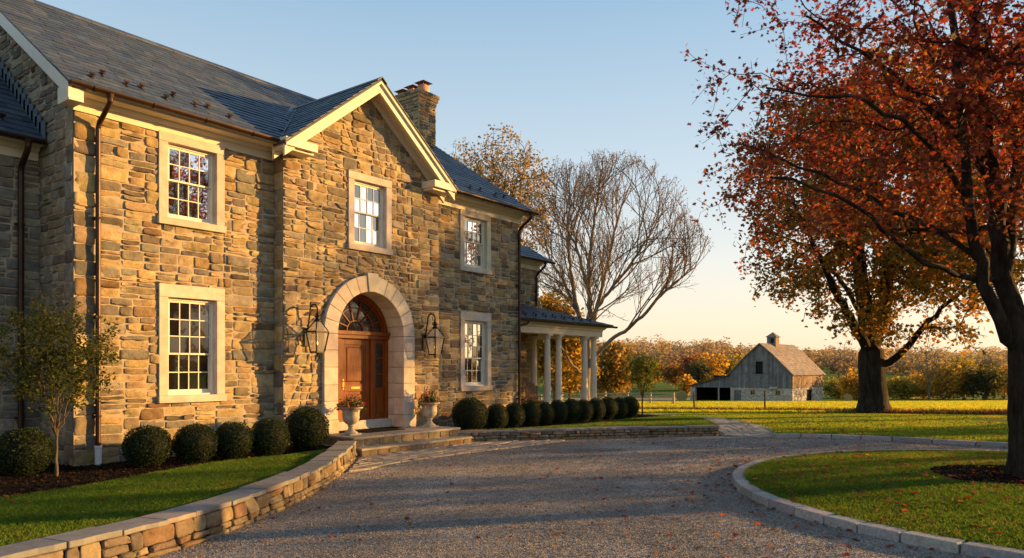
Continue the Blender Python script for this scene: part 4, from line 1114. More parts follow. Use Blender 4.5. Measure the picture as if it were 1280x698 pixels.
# ------------------------------------------------------------------ clipped boxwoods
def boxwood_mesh(seed, n=9000):
    rng = np.random.default_rng(seed); P = rng.normal(size=(n, 3)); P /= np.linalg.norm(P, axis=1)[:, None]
    lump = np.array([mnoise.noise((p[0] * 2.2 + seed, p[1] * 2.2, p[2] * 2.2)) + .6 * mnoise.noise((p[0] * 6 + seed, p[1] * 6, p[2] * 6)) for p in P])
    r = (.5 + .042 * lump) * (1 + .05 * (rng.random(n) > .985)) * (1 - .16 * rng.random(n) ** 2.2) + rng.normal(0, .006, n); Q = P * r[:, None]
    V = leaf_verts(Q, rng.uniform(.024, .042, n), OVAL, up=.1, rng=rng); k = pick_cols(n, [(.022, .040, .010), (.016, .030, .008), (.034, .054, .013), (.012, .022, .007)], (4, 4, 1.6, 2), .2, rng)
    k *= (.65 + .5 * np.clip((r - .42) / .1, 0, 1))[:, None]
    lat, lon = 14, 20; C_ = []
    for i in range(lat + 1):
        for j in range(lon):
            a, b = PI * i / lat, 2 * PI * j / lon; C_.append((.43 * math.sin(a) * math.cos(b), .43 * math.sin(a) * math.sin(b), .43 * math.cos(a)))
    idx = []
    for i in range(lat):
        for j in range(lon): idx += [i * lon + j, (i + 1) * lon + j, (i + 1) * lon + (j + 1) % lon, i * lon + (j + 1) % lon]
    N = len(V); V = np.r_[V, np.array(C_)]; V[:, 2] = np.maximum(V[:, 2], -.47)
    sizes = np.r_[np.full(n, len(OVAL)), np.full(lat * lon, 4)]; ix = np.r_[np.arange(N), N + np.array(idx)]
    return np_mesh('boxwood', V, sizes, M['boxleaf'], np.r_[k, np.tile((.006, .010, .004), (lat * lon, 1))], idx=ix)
BW = [boxwood_mesh(s) for s in (1, 2, 3)]; bw_used = set(); bw_n = 0
def boxwood(x, y, z, w, h, label, group):
    global bw_n
    k = bw_n % 3; bw_n += 1; o = BW[k]
    if k in bw_used: o = o.copy(); COL.objects.link(o)
    bw_used.add(k); k_ = R.uniform(-.05, .05); o.location = (x, y, z + h * .46); o.scale = (w * (1 + k_), w * R.uniform(.95, 1.04), h * R.uniform(.95, 1.05)); o.rotation_euler = (0, 0, R.uniform(0, 6.28)); tag(o, label, 'shrub', group)
GL = 'round boxwoods in the mulch bed left of the steps'
for x, y, w, h, l in ((5.0, 14.6, .95, .80, 'dark boxwood ball at the foot of the shaded wing behind the young tree'), (6.80, 13.85, .92, .80, 'boxwood ball just right of the white-footed downspout'),
    (7.62, 13.65, .86, .78, 'boxwood ball under the lower left window, second from the white-footed downspout'), (8.38, 13.55, .82, .78, 'boxwood ball under the right edge of the lower left window'),
    (9.10, 13.40, .84, .79, 'smaller boxwood ball directly left of the biggest one by the steps'), (10.32, 13.75, .98, .98, 'biggest boxwood ball of the left bed, beside the left urn and steps')):
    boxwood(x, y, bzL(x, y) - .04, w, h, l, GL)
ORD = ['second', 'third', 'fourth', 'fifth', 'sixth', 'seventh', 'eighth', 'ninth', 'tenth', 'eleventh']
GRr = 'boxwood row between the steps and the porch'
boxwood(16.15, 13.95, .25, 1.08, .98, 'largest boxwood of the row, first right of the steps under the lower right window', GRr)
for i, (px_, d_) in enumerate(((621, 22.0), (643, 22.6), (663, 23.1), (680, 23.5), (697, 24.0), (714, 24.6), (729, 25.1), (745, 25.6), (760, 26.1), (774, 26.6), (787, 27.2))):
    p = at(px_, 460, d_ - .15); lab = ('%s boxwood of the long row, counted from the steps' % ORD[i]) if i < 10 else 'last boxwood of the long row, nearest the young maple beyond the porch'
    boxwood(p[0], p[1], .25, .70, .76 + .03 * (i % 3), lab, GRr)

# ------------------------------------------------------------------ lanterns, urns, mat, chair
lan = thing('wall_lantern', 'large black gas lantern on the wall left of the stone arch', 'lantern', (10.95, B - .04, 2.9), 'gas lanterns beside the entrance')
m = MB(); m.box(-.07, .07, -.03, .0, -.34, .10); hbo = m.build('back_plate', M['iron'], lan, bevel=.006)
m = MB(); by = -.42
m.tube([(0, -.02, .0), (0, -.15, .0), (0, by + .16, .0)], .016, 8)
pts = [(0, -.03, -.02), (0, -.06, .10), (0, -.10, .30), (0, -.14, .46)] + [(0, by + .14 - .0 + .14 * math.cos(a), .52 + .13 * math.sin(a)) for a in np.linspace(0, PI, 9)] + [(0, by + .01, .44), (0, by + .03, .40), (0, by + .06, .42)]
m.tube(pts, .019, 8); m.build('bracket', M['iron'], lan)
m = MB(); a, b = .185, .115
for sx in (-1, 1):
    for sy in (-1, 1):
        m.bar((sx * b, by + sy * b, -.48), (sx * a, by + sy * a, 0), .028, .028); m.bar((sx * a, by + sy * a, 0), (sx * .055, by + sy * .055, .24), .024, .024)
for z, r in ((-.48, b), (0, a)):
    for k in range(4):
        c0, c1 = [(-1, -1), (1, -1), (1, 1), (-1, 1)][k], [(1, -1), (1, 1), (-1, 1), (-1, -1)][k]; m.bar((c0[0] * r, by + c0[1] * r, z), (c1[0] * r, by + c1[1] * r, z), .034, .034)
m.lathe([(.07, .235), (.085, .25), (.085, .27), (.05, .30), (.05, .34), (.075, .35), (.075, .365), (.02, .40), (.032, .43), (.02, .455), (.008, .47)], (0, by, 0), 16)
m.lathe([(.10, -.50), (.10, -.485)], (0, by, 0), 12); m.lathe([(.006, -.60), (.022, -.57), (.022, -.545), (.05, -.51)], (0, by, 0), 12)
m.lathe([(.02, -.48), (.02, -.34), (.03, -.33), (.012, -.31)], (0, by, 0), 10)
m.build('lantern_frame', M['iron'], lan)
g = MB()
for k in range(4):
    c0, c1 = [(-1, -1), (1, -1), (1, 1), (-1, 1)][k], [(1, -1), (1, 1), (-1, 1), (-1, -1)][k]
    for (z0, r0), (z1, r1) in (((-.47, b - .004), (-.005, a - .004)), ((.005, a - .004), (.235, .06))):
        i = g.verts([(c0[0] * r0, by + c0[1] * r0, z0), (c1[0] * r0, by + c1[1] * r0, z0), (c1[0] * r1, by + c1[1] * r1, z1), (c0[0] * r1, by + c0[1] * r1, z1)]); g.face([i, i + 1, i + 2, i + 3])
g.build('lantern_glass', M['lampglass'], lan)
m = MB(); m.lathe([(.004, -.31), (.014, -.285), (.011, -.255), (.002, -.22)], (0, by, 0), 10); m.build('flame', M['flame'], lan)
l2 = copy_tree(lan); l2.location = (14.95, B - .04, 2.9); l2['label'] = 'large black gas lantern on the wall right of the stone arch'

UP = [(.17, 0), (.17, .05), (.15, .07), (.10, .10), (.07, .15), (.06, .19), (.085, .205), (.085, .22), (.07, .235), (.12, .27), (.18, .33), (.205, .40), (.20, .48), (.205, .56), (.235, .62), (.285, .645), (.29, .665), (.27, .675), (.24, .66), (.21, .63), (.05, .62)]
m = MB(); m.lathe(UP, n=32); m.box(-.18, .18, -.18, .18, -.02, .035)
urn = m.build('stone_urn', M['urn'], None, smooth=False); md = urn.modifiers.new('s', 'BEVEL'); md.width = .006; md.limit_method = 'ANGLE'
urn.data.polygons.foreach_set('use_smooth', [len(p.vertices) == 4 and p.area < .02 for p in urn.data.polygons])
urn.location = (11.78, 13.98, .427); tag(urn, 'footed stone urn left of the door on the top step', 'urn', 'stone urns flanking the door')
u2 = urn.copy(); COL.objects.link(u2); u2.location = (14.66, 14.12, .427); u2['label'] = 'footed stone urn right of the door on the top step'
def flowers(seed):
    rng = np.random.default_rng(seed); n = 900; P = rng.normal(size=(n, 3)); P /= np.linalg.norm(P, axis=1)[:, None]; P[:, 2] = np.abs(P[:, 2]); r = rng.random(n) ** .4
    lump = np.array([1 + .5 * mnoise.noise((p[0] * 2.5 + seed, p[1] * 2.5, p[2] * 2.5)) for p in P])
    Q = P * (r * lump)[:, None] * np.array([.36, .36, .28]); Q[:, 2] += .01 - .10 * (np.hypot(Q[:, 0], Q[:, 1]) / .34) ** 3
    V = leaf_verts(Q, rng.uniform(.04, .075, n), OVAL, up=.5, rng=rng); c = pick_cols(n, [(.05, .085, .02), (.035, .06, .016), (.08, .11, .03)], None, .2, rng)
    f = 46; k = rng.choice(np.where(r > .75)[0], f, replace=False); ctr = np.repeat(Q[k] * 1.08 + np.array([0, 0, .03]), 14, 0) + rng.normal(0, .014, (f * 14, 3)); W_ = leaf_verts(ctr, rng.uniform(.02, .035, len(ctr)), OVAL, up=.2, rng=rng)
    pc = np.repeat(np.array([(.42, .03, .06), (.50, .08, .14), (.55, .24, .22), (.36, .02, .07)])[rng.integers(0, 4, f)], 14, 0)
    o = np_mesh('geranium', V, np.full(n, len(OVAL)), M['boxleaf'], c); b = np_mesh('blossoms', W_, np.full(len(ctr), len(OVAL)), M['petal'], pc, parent=o); return o
for s, p, l in ((4, (11.78, 13.98, 1.08), 'red and coral geraniums spilling over the left urn'), (9, (14.66, 14.12, 1.08), 'red geraniums growing tall in the right urn')):
    o = flowers(s); o.location = p; tag(o, l, 'flowers', 'geraniums in the urns')
    if s == 9: o.scale = (.9, .9, 1.25)
m = MB(); m.box(12.35, 13.65, 14.02, 14.72, .428, .446); tag(m.build('doormat', M['mat'], None, bevel=.006), 'black doormat in front of the oak door', 'doormat')

def adirondack(loc, rz, label):
    t = thing('porch_chair', label, 'chair', loc, 'chairs on the porch', rz)
    m = MB()
    for i in range(5): m.bar((-.27, -.28 + i * .11, .36 - i * .022), (.27, -.28 + i * .11, .36 - i * .022), .095, .022)
    m.build('seat', M['chairwood'], t, bevel=.004); m = MB()
    for i in range(5):
        x = (i - 2) * .105; h = .82 - .05 * abs(i - 2) ** 1.4; m.bar((x * .9, .20, .26), (x * 1.12, .20 + .22 * h / .82, .26 + h), .095, .022, (0, -1, .2))
    m.build('backrest', M['chairwood'], t, bevel=.004)
    for sx in (-1, 1):
        m = MB(); m.bar((sx * .34, -.34, .55), (sx * .34, .34, .52), .13, .024); m.build('armrest', M['chairwood'], t, bevel=.004)
        m = MB(); m.bar((sx * .30, -.30, 0), (sx * .30, -.30, .54), .03, .09, (0, 1, 0)); m.build('leg', M['chairwood'], t)
        m = MB(); m.bar((sx * .29, -.33, .34), (sx * .29, .48, .04), .03, .10); m.build('leg', M['chairwood'], t)
adirondack((23.0, 16.55, .41), rad(-28), 'brown slatted wooden armchair on the porch between wall and columns')
t = thing('porch_table', 'small dark wooden side table left of the porch chair', 'table', (22.1, 16.45, .41))
m = MB(); m.box(-.24, .24, -.24, .24, .46, .49); m.build('tabletop', M['chairwood'], t, bevel=.004)
for sx in (-1, 1):
    for sy in (-1, 1): m = MB(); m.box(sx * .2 - .02, sx * .2 + .02, sy * .2 - .02, sy * .2 + .02, 0, .46); m.build('leg', M['chairwood'], t)

# ------------------------------------------------------------------ trees
class Tree:
    """branching grown from a hand-laid skeleton towards points spread through the crown"""
    def __init__(s, seed): s.rng = np.random.default_rng(seed); s.P = []; s.par = []; s.D = []; s.rmin = []
    def add(s, p, par, rmin=0):
        p = np.asarray(p, float); s.P.append(p); s.par.append(par); s.rmin.append(rmin)
        d = np.array([0, 0, 1.]) if par < 0 else p - s.P[par]; n = np.linalg.norm(d); s.D.append(d / n if n > 1e-6 else np.array([0, 0, 1.])); return len(s.P) - 1
    def limb(s, pts, r0, r1, step=.35, wob=.03):
        pts = np.array(pts, float)
        if len(pts) > 2:
            c = [2 * pts[0] - pts[1]] + list(pts) + [2 * pts[-1] - pts[-2]]; q = []
            for i in range(1, len(c) - 2):
                for t in np.linspace(0, 1, 10, endpoint=False):
                    a, b, e, f = c[i - 1:i + 3]; q.append(.5 * (2 * b + (e - a) * t + (2 * a - 5 * b + 4 * e - f) * t * t + (3 * b - a - 3 * e + f) * t ** 3))
            q.append(pts[-1]); pts = np.array(q)
        L = np.r_[0, np.cumsum(np.linalg.norm(np.diff(pts, axis=0), axis=1))]; n = max(2, int(L[-1] / step) + 1); u = np.linspace(0, L[-1], n)
        Q = np.c_[np.interp(u, L, pts[:, 0]), np.interp(u, L, pts[:, 1]), np.interp(u, L, pts[:, 2])]
        if s.P:
            A = np.array(s.P); k = int(np.argmin(((A - Q[0]) ** 2).sum(1))); par = k
        else: par = s.add(Q[0], -1, r0)
        for i in range(1, n): par = s.add(Q[i] + s.rng.normal(0, wob, 3) * (1 if i < n - 1 else 0), par, r0 + (r1 - r0) * u[i] / L[-1])
    def grow(s, A, step=.3, ang=.8, sag=.0, wob=.05, lift=0.0, maxd=99, curve=.45):
        base = np.array(s.P[0]); A = np.array(A); o = np.argsort(np.linalg.norm(A - np.array([base[0], base[1], A[:, 2].mean()]), axis=1)); s.tips = []
        cap = len(s.P) + 90000; P = np.zeros((cap, 3)); D = np.zeros((cap, 3)); n = len(s.P); P[:n] = s.P; D[:n] = s.D; s.minz = min(l for l in P[:n, 2]) 
        Z0 = s.base_clear
        for a in A[o]:
            v = a - P[:n]; d = np.linalg.norm(v, axis=1) + 1e-6; cs = (v * D[:n]).sum(1) / d
            cost = d * (1 + ang * (1 - cs)); cost[P[:n, 2] < Z0] += 50; k = int(np.argmin(cost))
            if d[k] < step * .5 or d[k] > maxd: continue
            m = max(2, int(d[k] / step)); c = P[k] + D[k] * d[k] * curve + np.array([0, 0, lift * d[k]]); par = k
            for i in range(1, m + 1):
                t = i / m; q = (1 - t) ** 2 * P[k] + 2 * t * (1 - t) * c + t * t * a + np.array([0, 0, -sag * d[k] * t * t])
                if i < m: q = q + s.rng.normal(0, wob * min(1, d[k]), 3)
                par = s.add(q, par); P[n] = q; D[n] = s.D[-1]; n += 1
            s.tips.append(par)
    def ramify(s, lens, steps, probs, keep, z0, angs=(.45, .85), up=.22):
        """side branches on side branches, straight and rising, from every skeleton limb"""
        rg = s.rng; s.tips = []; level = [i for i in range(len(s.P)) if s.P[i][2] > z0 and s.par[i] >= 0]
        ends = set(range(len(s.P))) - set(s.par)
        for L0, st, pr in zip(lens, steps, probs):
            nxt = []
            for i in level:
                for rep in range(2 if i in ends else 1):
                    if i not in ends and rg.random() > pr: continue
                    d = s.D[i]; a = rg.normal(size=3); a -= d * a.dot(d); a /= np.linalg.norm(a) + 1e-9; an = rg.uniform(*angs) * (.5 if i in ends else 1)
                    v = d * math.cos(an) + a * math.sin(an) + np.array([0, 0, up]); v /= np.linalg.norm(v); L = L0 * rg.uniform(.55, 1.2); n = max(2, int(L / st)); par = i; p = s.P[i].copy(); bend = rg.normal(0, .05, 3) + np.array([0, 0, .035])
                    for k in range(n):
                        v = v + bend + rg.normal(0, .045, 3); v /= np.linalg.norm(v); p = p + v * L / n
                        if not keep(p): break
                        par = s.add(p, par); nxt.append(par)
                    s.tips.append(par)
            level = nxt; ends = set(nxt) - set(s.par)
    def mesh(s, name, mat, rt, pw, parent, flare=0.0, lump=.06, smooth=True):
        n = len(s.P); cnt = np.zeros(n); kids = [[] for _ in range(n)]
        for i in range(n):
            if s.par[i] >= 0: kids[s.par[i]].append(i)
        for i in range(n - 1, -1, -1):
            if not kids[i]: cnt[i] = 1
            if s.par[i] >= 0: cnt[s.par[i]] += cnt[i]
        rm = np.array(s.rmin); r = np.maximum(rt * cnt ** pw, rm); r = np.where(rm > 0, np.minimum(r, rm * 1.35), r); s.r = r
        for i in range(n):                                # never thicker than the parent
            if s.par[i] >= 0: r[i] = min(r[i], r[s.par[i]] * .985)
        if flare:
            z0 = s.P[0][2]
            for i in range(n):
                h = s.P[i][2] - z0
                if h < 1.2 and np.hypot(*(s.P[i] - s.P[0])[:2]) < .6: r[i] *= 1 + flare * math.exp(-h / .28)
        V = []; F = []; done = np.zeros(n, bool); stack = [(0, -1)]
        nv = 0
        while stack:
            i, p = stack.pop(); chain = [] if p < 0 else [p]; rr = [] if p < 0 else [min(r[i] * 1.15, r[p])]
            while True:
                chain.append(i); rr.append(r[i]); ks = kids[i]
                if not ks: break
                mk = max(ks, key=lambda q: r[q] * 10 + cnt[q])
                for q in ks:
                    if q != mk: stack.append((q, i))
                i = mk
            if len(chain) < 2: continue
            R0 = max(rr); k = 18 if R0 > .25 else 10 if R0 > .09 else 6 if R0 > .03 else 4 if R0 > .012 else 3
            C_ = np.array([s.P[c] for c in chain]); T = np.gradient(C_, axis=0); T /= np.linalg.norm(T, axis=1)[:, None] + 1e-9
            ref = np.cross(T[0], (1, 0, 0.3)); ref /= np.linalg.norm(ref) + 1e-9; a = np.arange(k) * 2 * PI / k; ca, sa = np.cos(a), np.sin(a); prev = None; seedp = s.rng.random() * 50
            for j in range(len(chain)):
                ref = ref - T[j] * ref.dot(T[j]); ref /= np.linalg.norm(ref) + 1e-9; b = np.cross(T[j], ref); q = rr[j]
                if k >= 10 and lump:
                    f = 1 + lump * np.array([mnoise.noise((x * 1.6 + seedp, y * 1.6, C_[j][2] * .7)) + .6 * mnoise.noise((x * 4 + seedp, y * 4, C_[j][2] * .5)) for x, y in zip(ca, sa)])
                    if flare and C_[j][2] - s.P[0][2] < 1.0: f = f * (1 + .14 * np.cos(5 * a + 1) * math.exp(-(C_[j][2] - s.P[0][2]) / .3))
                else: f = 1
                V.append(C_[j] + (ca * q * f)[:, None] * ref + (sa * q * f)[:, None] * b); cur = nv; nv += k
                if prev is not None:
                    i0 = np.arange(k); F.append(np.stack([prev + i0, prev + (i0 + 1) % k, cur + (i0 + 1) % k, cur + i0], 1))
                prev = cur
        F = np.concatenate(F); return np_mesh(name, np.concatenate(V), np.full(len(F), 4), mat, parent=parent, idx=F, smooth=smooth)
    def leaf_points(s, per, spread, back=3):
        """positions around the outer twigs"""
        out = []; tp = s.tips
        for t in tp:
            i = t; seg = []
            for _ in range(back):
                if i < 0: break
                seg.append(s.P[i]); i = s.par[i]
            seg = np.array(seg); k = max(1, s.rng.poisson(per)); u = s.rng.random(k) ** 1.4 * (len(seg) - 1); a = np.floor(u).astype(int); b = np.minimum(a + 1, len(seg) - 1); w = (u - a)[:, None]
            out.append(seg[a] * (1 - w) + seg[b] * w)
        Q = np.concatenate(out); return Q + s.rng.normal(0, spread, Q.shape)

def crown_points(n, c, rx, ry, rz, rng, zlo=None, power=.45, nscale=.35, thr=-.15, seed=0, extra=None):
    """points in an uneven ellipsoid, thinned into clumps"""
    c = np.array(c); out = []
    while len(out) < n:
        p = rng.normal(size=3); p /= np.linalg.norm(p); r = rng.random() ** power; q = c + p * r * np.array([rx, ry, rz])
        e = mnoise.noise(Vector(p) * 2.2 + Vector((seed, 0, 0))) * .22
        if r > 1 + e - .1: continue
        if zlo is not None and q[2] < zlo: continue
        if mnoise.noise(Vector(q) * nscale + Vector((seed * 3.3, 0, 0))) < thr: continue
        if extra and not extra(q): continue
        out.append(q)
    return np.array(out)

def foliage(name, Q, size, shape, pal_, wts, parent, mat='leafmat', up=.4, droop=.4, jit=.22, shade=None, rng=NR):
    n = len(Q); V = leaf_verts(Q, size * rng.uniform(.65, 1.25, n), shape, up=up, droop=droop, rng=rng); c = pick_cols(n, pal_, wts, jit, rng)
    if shade is not None: c = shade(Q, c)
    return np_mesh(name, V, np.full(n, len(shape)), M[mat], c, parent=parent)

def tree_root(name, label, p, group=None, cat='tree'): return thing(name, label, cat, tuple(p), group)
def fix(o, root): o.matrix_parent_inverse = Matrix.Translation(-Vector(root.location)); return o

REDS = [(.175, .040, .020), (.215, .064, .022), (.125, .028, .018), (.25, .105, .028), (.09, .034, .02)]
# maple on the island
d0 = 12.45
def a_(x, y, dd=0): return at(x + 8, y, d0 + dd)
T = Tree(21); T.base_clear = 3.1
b0 = at(1282, 612, d0); b0[2] = islz(b0[0], b0[1]) - .03
T.limb([b0, a_(1273, 560), a_(1271, 500), a_(1270, 450), a_(1268, 425)], .25, .22, .16, .006)
T.limb([a_(1268, 440), a_(1243, 408, -.1), a_(1226, 360, -.2), a_(1212, 310, -.3), a_(1203, 250, -.35), a_(1197, 170, -.3), a_(1190, 80, -.2), a_(1178, -50, 0), a_(1165, -180, .2)], .11, .03)
T.limb([a_(1268, 425), a_(1256, 385, .1), a_(1247, 340, .2), a_(1238, 280, .4), a_(1228, 200, .6), a_(1215, 110, .7), a_(1205, 0, .8), a_(1190, -150, .8)], .17, .035)
T.limb([a_(1270, 425), a_(1290, 380), a_(1310, 310, -.2), a_(1335, 210, -.3), a_(1350, 80, -.4), a_(1365, -80, -.5)], .17, .04)
T.limb([a_(1249, 348, .2), a_(1255, 270, .5), a_(1268, 180, .6), a_(1280, 60, .9), a_(1290, -100, 1.)], .12, .035)
T.limb([a_(1247, 345, .2), a_(1215, 350, -.1), a_(1165, 336, -.7), a_(1115, 304, -1.2), a_(1065, 262, -1.6), a_(1010, 235, -1.9), a_(955, 222, -2.1)], .055, .016)
T.limb([a_(1214, 318, -.3), a_(1165, 292, 0), a_(1110, 262, .4), a_(1045, 232, .9), a_(985, 205, 1.2), a_(920, 180, 1.4)], .05, .015)
T.limb([a_(1238, 282, .4), a_(1180, 290, 1.2), a_(1110, 285, 1.9), a_(1040, 280, 2.4)], .055, .014)
T.limb([a_(1232, 225, .5), a_(1190, 170, .3), a_(1130, 110, 0), a_(1060, 60, -.4), a_(1000, 20, -.6)], .065, .016)
T.limb([a_(1203, 250, -.35), a_(1160, 190, -.9), a_(1100, 140, -1.5), a_(1020, 120, -2.0), a_(950, 110, -2.3)], .05, .014)
T.limb([a_(1268, 182, .6), a_(1235, 130, 1.2), a_(1170, 80, 1.9), a_(1110, 30, 2.4)], .05, .015)
cc = at(1268, 60, d0); rngm = np.random.default_rng(77)
def fgkeep(q):
    s = q @ FW; r = q @ RT; px = CX + F * r / s; py = HY - F * (q[2] - CAMH) / s
    if py > 300 and px > 900 and rngm.random() < .75: return False
    if px < 850: return False
    return s > 7.5
A = crown_points(2500, (cc[0], cc[1], 6.7), 6.1, 6.0, 6.6, rngm, zlo=4.0, power=.48, nscale=.42, thr=-.16, seed=3, extra=fgkeep)
T.grow(A, step=.28, ang=.7, sag=.06, wob=.05, lift=.05)
root = tree_root('maple_tree', 'nearest red maple with several dark stems in the island mulch ring', b0, 'maples with autumn foliage')
fix(T.mesh('trunk', M['bark_maple'], .0044, .43, root, flare=.25), root)
Q = T.leaf_points(17, .10, 4)
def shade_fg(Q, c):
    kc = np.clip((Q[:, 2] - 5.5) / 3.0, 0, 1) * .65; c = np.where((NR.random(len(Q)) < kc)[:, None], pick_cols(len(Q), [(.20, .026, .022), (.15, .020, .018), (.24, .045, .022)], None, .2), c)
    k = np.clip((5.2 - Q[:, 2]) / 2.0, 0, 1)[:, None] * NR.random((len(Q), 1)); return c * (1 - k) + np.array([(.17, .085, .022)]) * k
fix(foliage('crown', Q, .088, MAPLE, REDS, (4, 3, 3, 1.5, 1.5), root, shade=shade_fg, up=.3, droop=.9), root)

# the big maple across the drive
d1 = 36.0
def b_(x, y, dd=0): return at(x, y, d1 + dd)
T = Tree(5); T.base_clear = 3.9
b0 = b_(1092, 520); b0[2] = land(b0[0], b0[1]) - .1
T.limb([b0, b_(1091, 490), b_(1090, 465), b_(1089, 440)], .68, .60, .3, .01)
T.limb([b_(1088, 446), b_(1074, 418, -.5), b_(1056, 385, -1), b_(1035, 345, -1.8), b_(1015, 300, -2.2), b_(990, 250, -2.5)], .26, .05)
T.limb([b_(1089, 440), b_(1082, 400), b_(1075, 340, .3), b_(1065, 270, .5), b_(1055, 190, .6), b_(1050, 110, .6)], .33, .05)
T.limb([b_(1090, 438), b_(1102, 400, .5), b_(1112, 340, .8), b_(1120, 260, 1), b_(1130, 170, 1.2), b_(1135, 90, 1.2)], .30, .05)
T.limb([b_(1093, 462), b_(1112, 452, -.3), b_(1135, 432, -.8), b_(1162, 400, -1.2), b_(1198, 368, -1.6), b_(1245, 335, -2)], .19, .04)
T.limb([b_(1082, 400), b_(1050, 350, 1.5), b_(1010, 310, 2.6), b_(960, 290, 3.4)], .14, .03)
T.limb([b_(1110, 350, .8), b_(1150, 280, 1.8), b_(1190, 220, 2.6), b_(1230, 180, 3)], .15, .03)
T.limb([b_(1068, 290, .5), b_(1030, 220, 1), b_(990, 170, 1.2)], .11, .03)
cc = b_(1122, 245); rngm = np.random.default_rng(31)
def bmkeep(q):
    s = q @ FW; r = q @ RT; px = CX + F * r / s; py = HY - F * (q[2] - CAMH) / s
    if px < 1085 and q[2] < 3.6: return False
    return px > 885 + max(0, py - 350) * .5
A = crown_points(4800, (cc[0], cc[1], 10.2), 9.9, 8.6, 8.8, rngm, zlo=2.9, power=.5, nscale=.36, thr=-.06, seed=8, extra=bmkeep)
T.grow(A, step=.4, ang=.7, sag=.08, wob=.07, lift=.05)
root = tree_root('maple_tree', 'broad old maple with thick trunk across the drive, turning olive and orange', b0, 'maples with autumn foliage')
fix(T.mesh('trunk', M['bark_maple'], .011, .47, root, flare=.5, lump=.09), root)
Q = T.leaf_points(11.5, .22, 4)
def shade_bm(Q, c):
    k = np.clip((Q[:, 2] - 5.5) / 6.0, 0, 1); m_ = (NR.random(len(Q)) < k * .8)[:, None]
    return np.where(m_, pick_cols(len(Q), [(.24, .06, .02), (.30, .10, .03), (.17, .045, .02), (.28, .13, .03)], None, .2), c)
fix(foliage('crown', Q, .205, CLUMP, [(.27, .17, .028), (.21, .155, .028), (.34, .17, .032), (.13, .12, .024), (.40, .22, .04)], (3, 3, 2, 2, 1.4), root, shade=shade_bm, up=.3, droop=.8), root)

# bare tree beyond the porch
d2 = 47.0
def c_(x, y, dd=0): return at(x, y, d2 + dd)
T = Tree(14); T.base_clear = 3.0
b0 = c_(732, 512); b0[2] = land(b0[0], b0[1]) - .1
T.limb([b0, c_(732, 485), c_(733, 460), c_(735, 438)], .33, .27, .3, .01)
T.limb([c_(732, 450), c_(724, 400, .3), c_(715, 350, .8), c_(710, 300, 1.1), c_(712, 250, 1.3), c_(708, 205, 1.3)], .17, .03)
T.limb([c_(735, 438), c_(737, 390, -.3), c_(736, 335, -.6), c_(744, 270, -.8), c_(752, 215, -1), c_(755, 195, -1)], .19, .03)
T.limb([c_(735, 436), c_(746, 385, .3), c_(760, 330, .6), c_(772, 275, .8), c_(790, 225, 1)], .16, .03)
T.limb([c_(734, 462), c_(756, 432, -.8), c_(784, 412, -1.6), c_(806, 392, -2.2), c_(830, 365, -2.6), c_(868, 335, -2.9)], .15, .025)
T.limb([c_(738, 395, -.3), c_(765, 360, -1.2), c_(795, 320, -1.8), c_(820, 280, -2.1)], .11, .025)
T.limb([c_(722, 390, .3), c_(700, 345, 1.4), c_(680, 310, 2), c_(660, 285, 2.4)], .09, .02)
T.limb([c_(731, 470), c_(716, 458, -1), c_(703, 435, -1.6), c_(688, 410, -2), c_(670, 385, -2)], .09, .02)
T.limb([c_(737, 370, -.4), c_(720, 310, -1.4), c_(690, 250, -2), c_(680, 225, -2)], .09, .02)
cc = c_(752, 320); rngm = np.random.default_rng(8)
cb = np.array((cc[0], cc[1], 8.4)); 
T.ramify((3.2, 1.7, .95, .6), (.4, .3, .24, .2), (.55, .5, .55, .6), lambda p: (((p - cb) / np.array([6.7, 6.7, 7.45])) ** 2).sum() < 1.0 + .25 * mnoise.noise(Vector(p) * .5), 4.2)
root = tree_root('bare_tree', 'tall bare tree with fanning limbs behind the porch columns', b0)
fix(T.mesh('trunk', M['bark_ash'], .0085, .40, root, flare=.3), root)
Q = T.leaf_points(.12, .10, 2); fix(foliage('last_leaves', Q, .10, KITE, [(.16, .09, .04), (.12, .05, .03)], None, root), root)

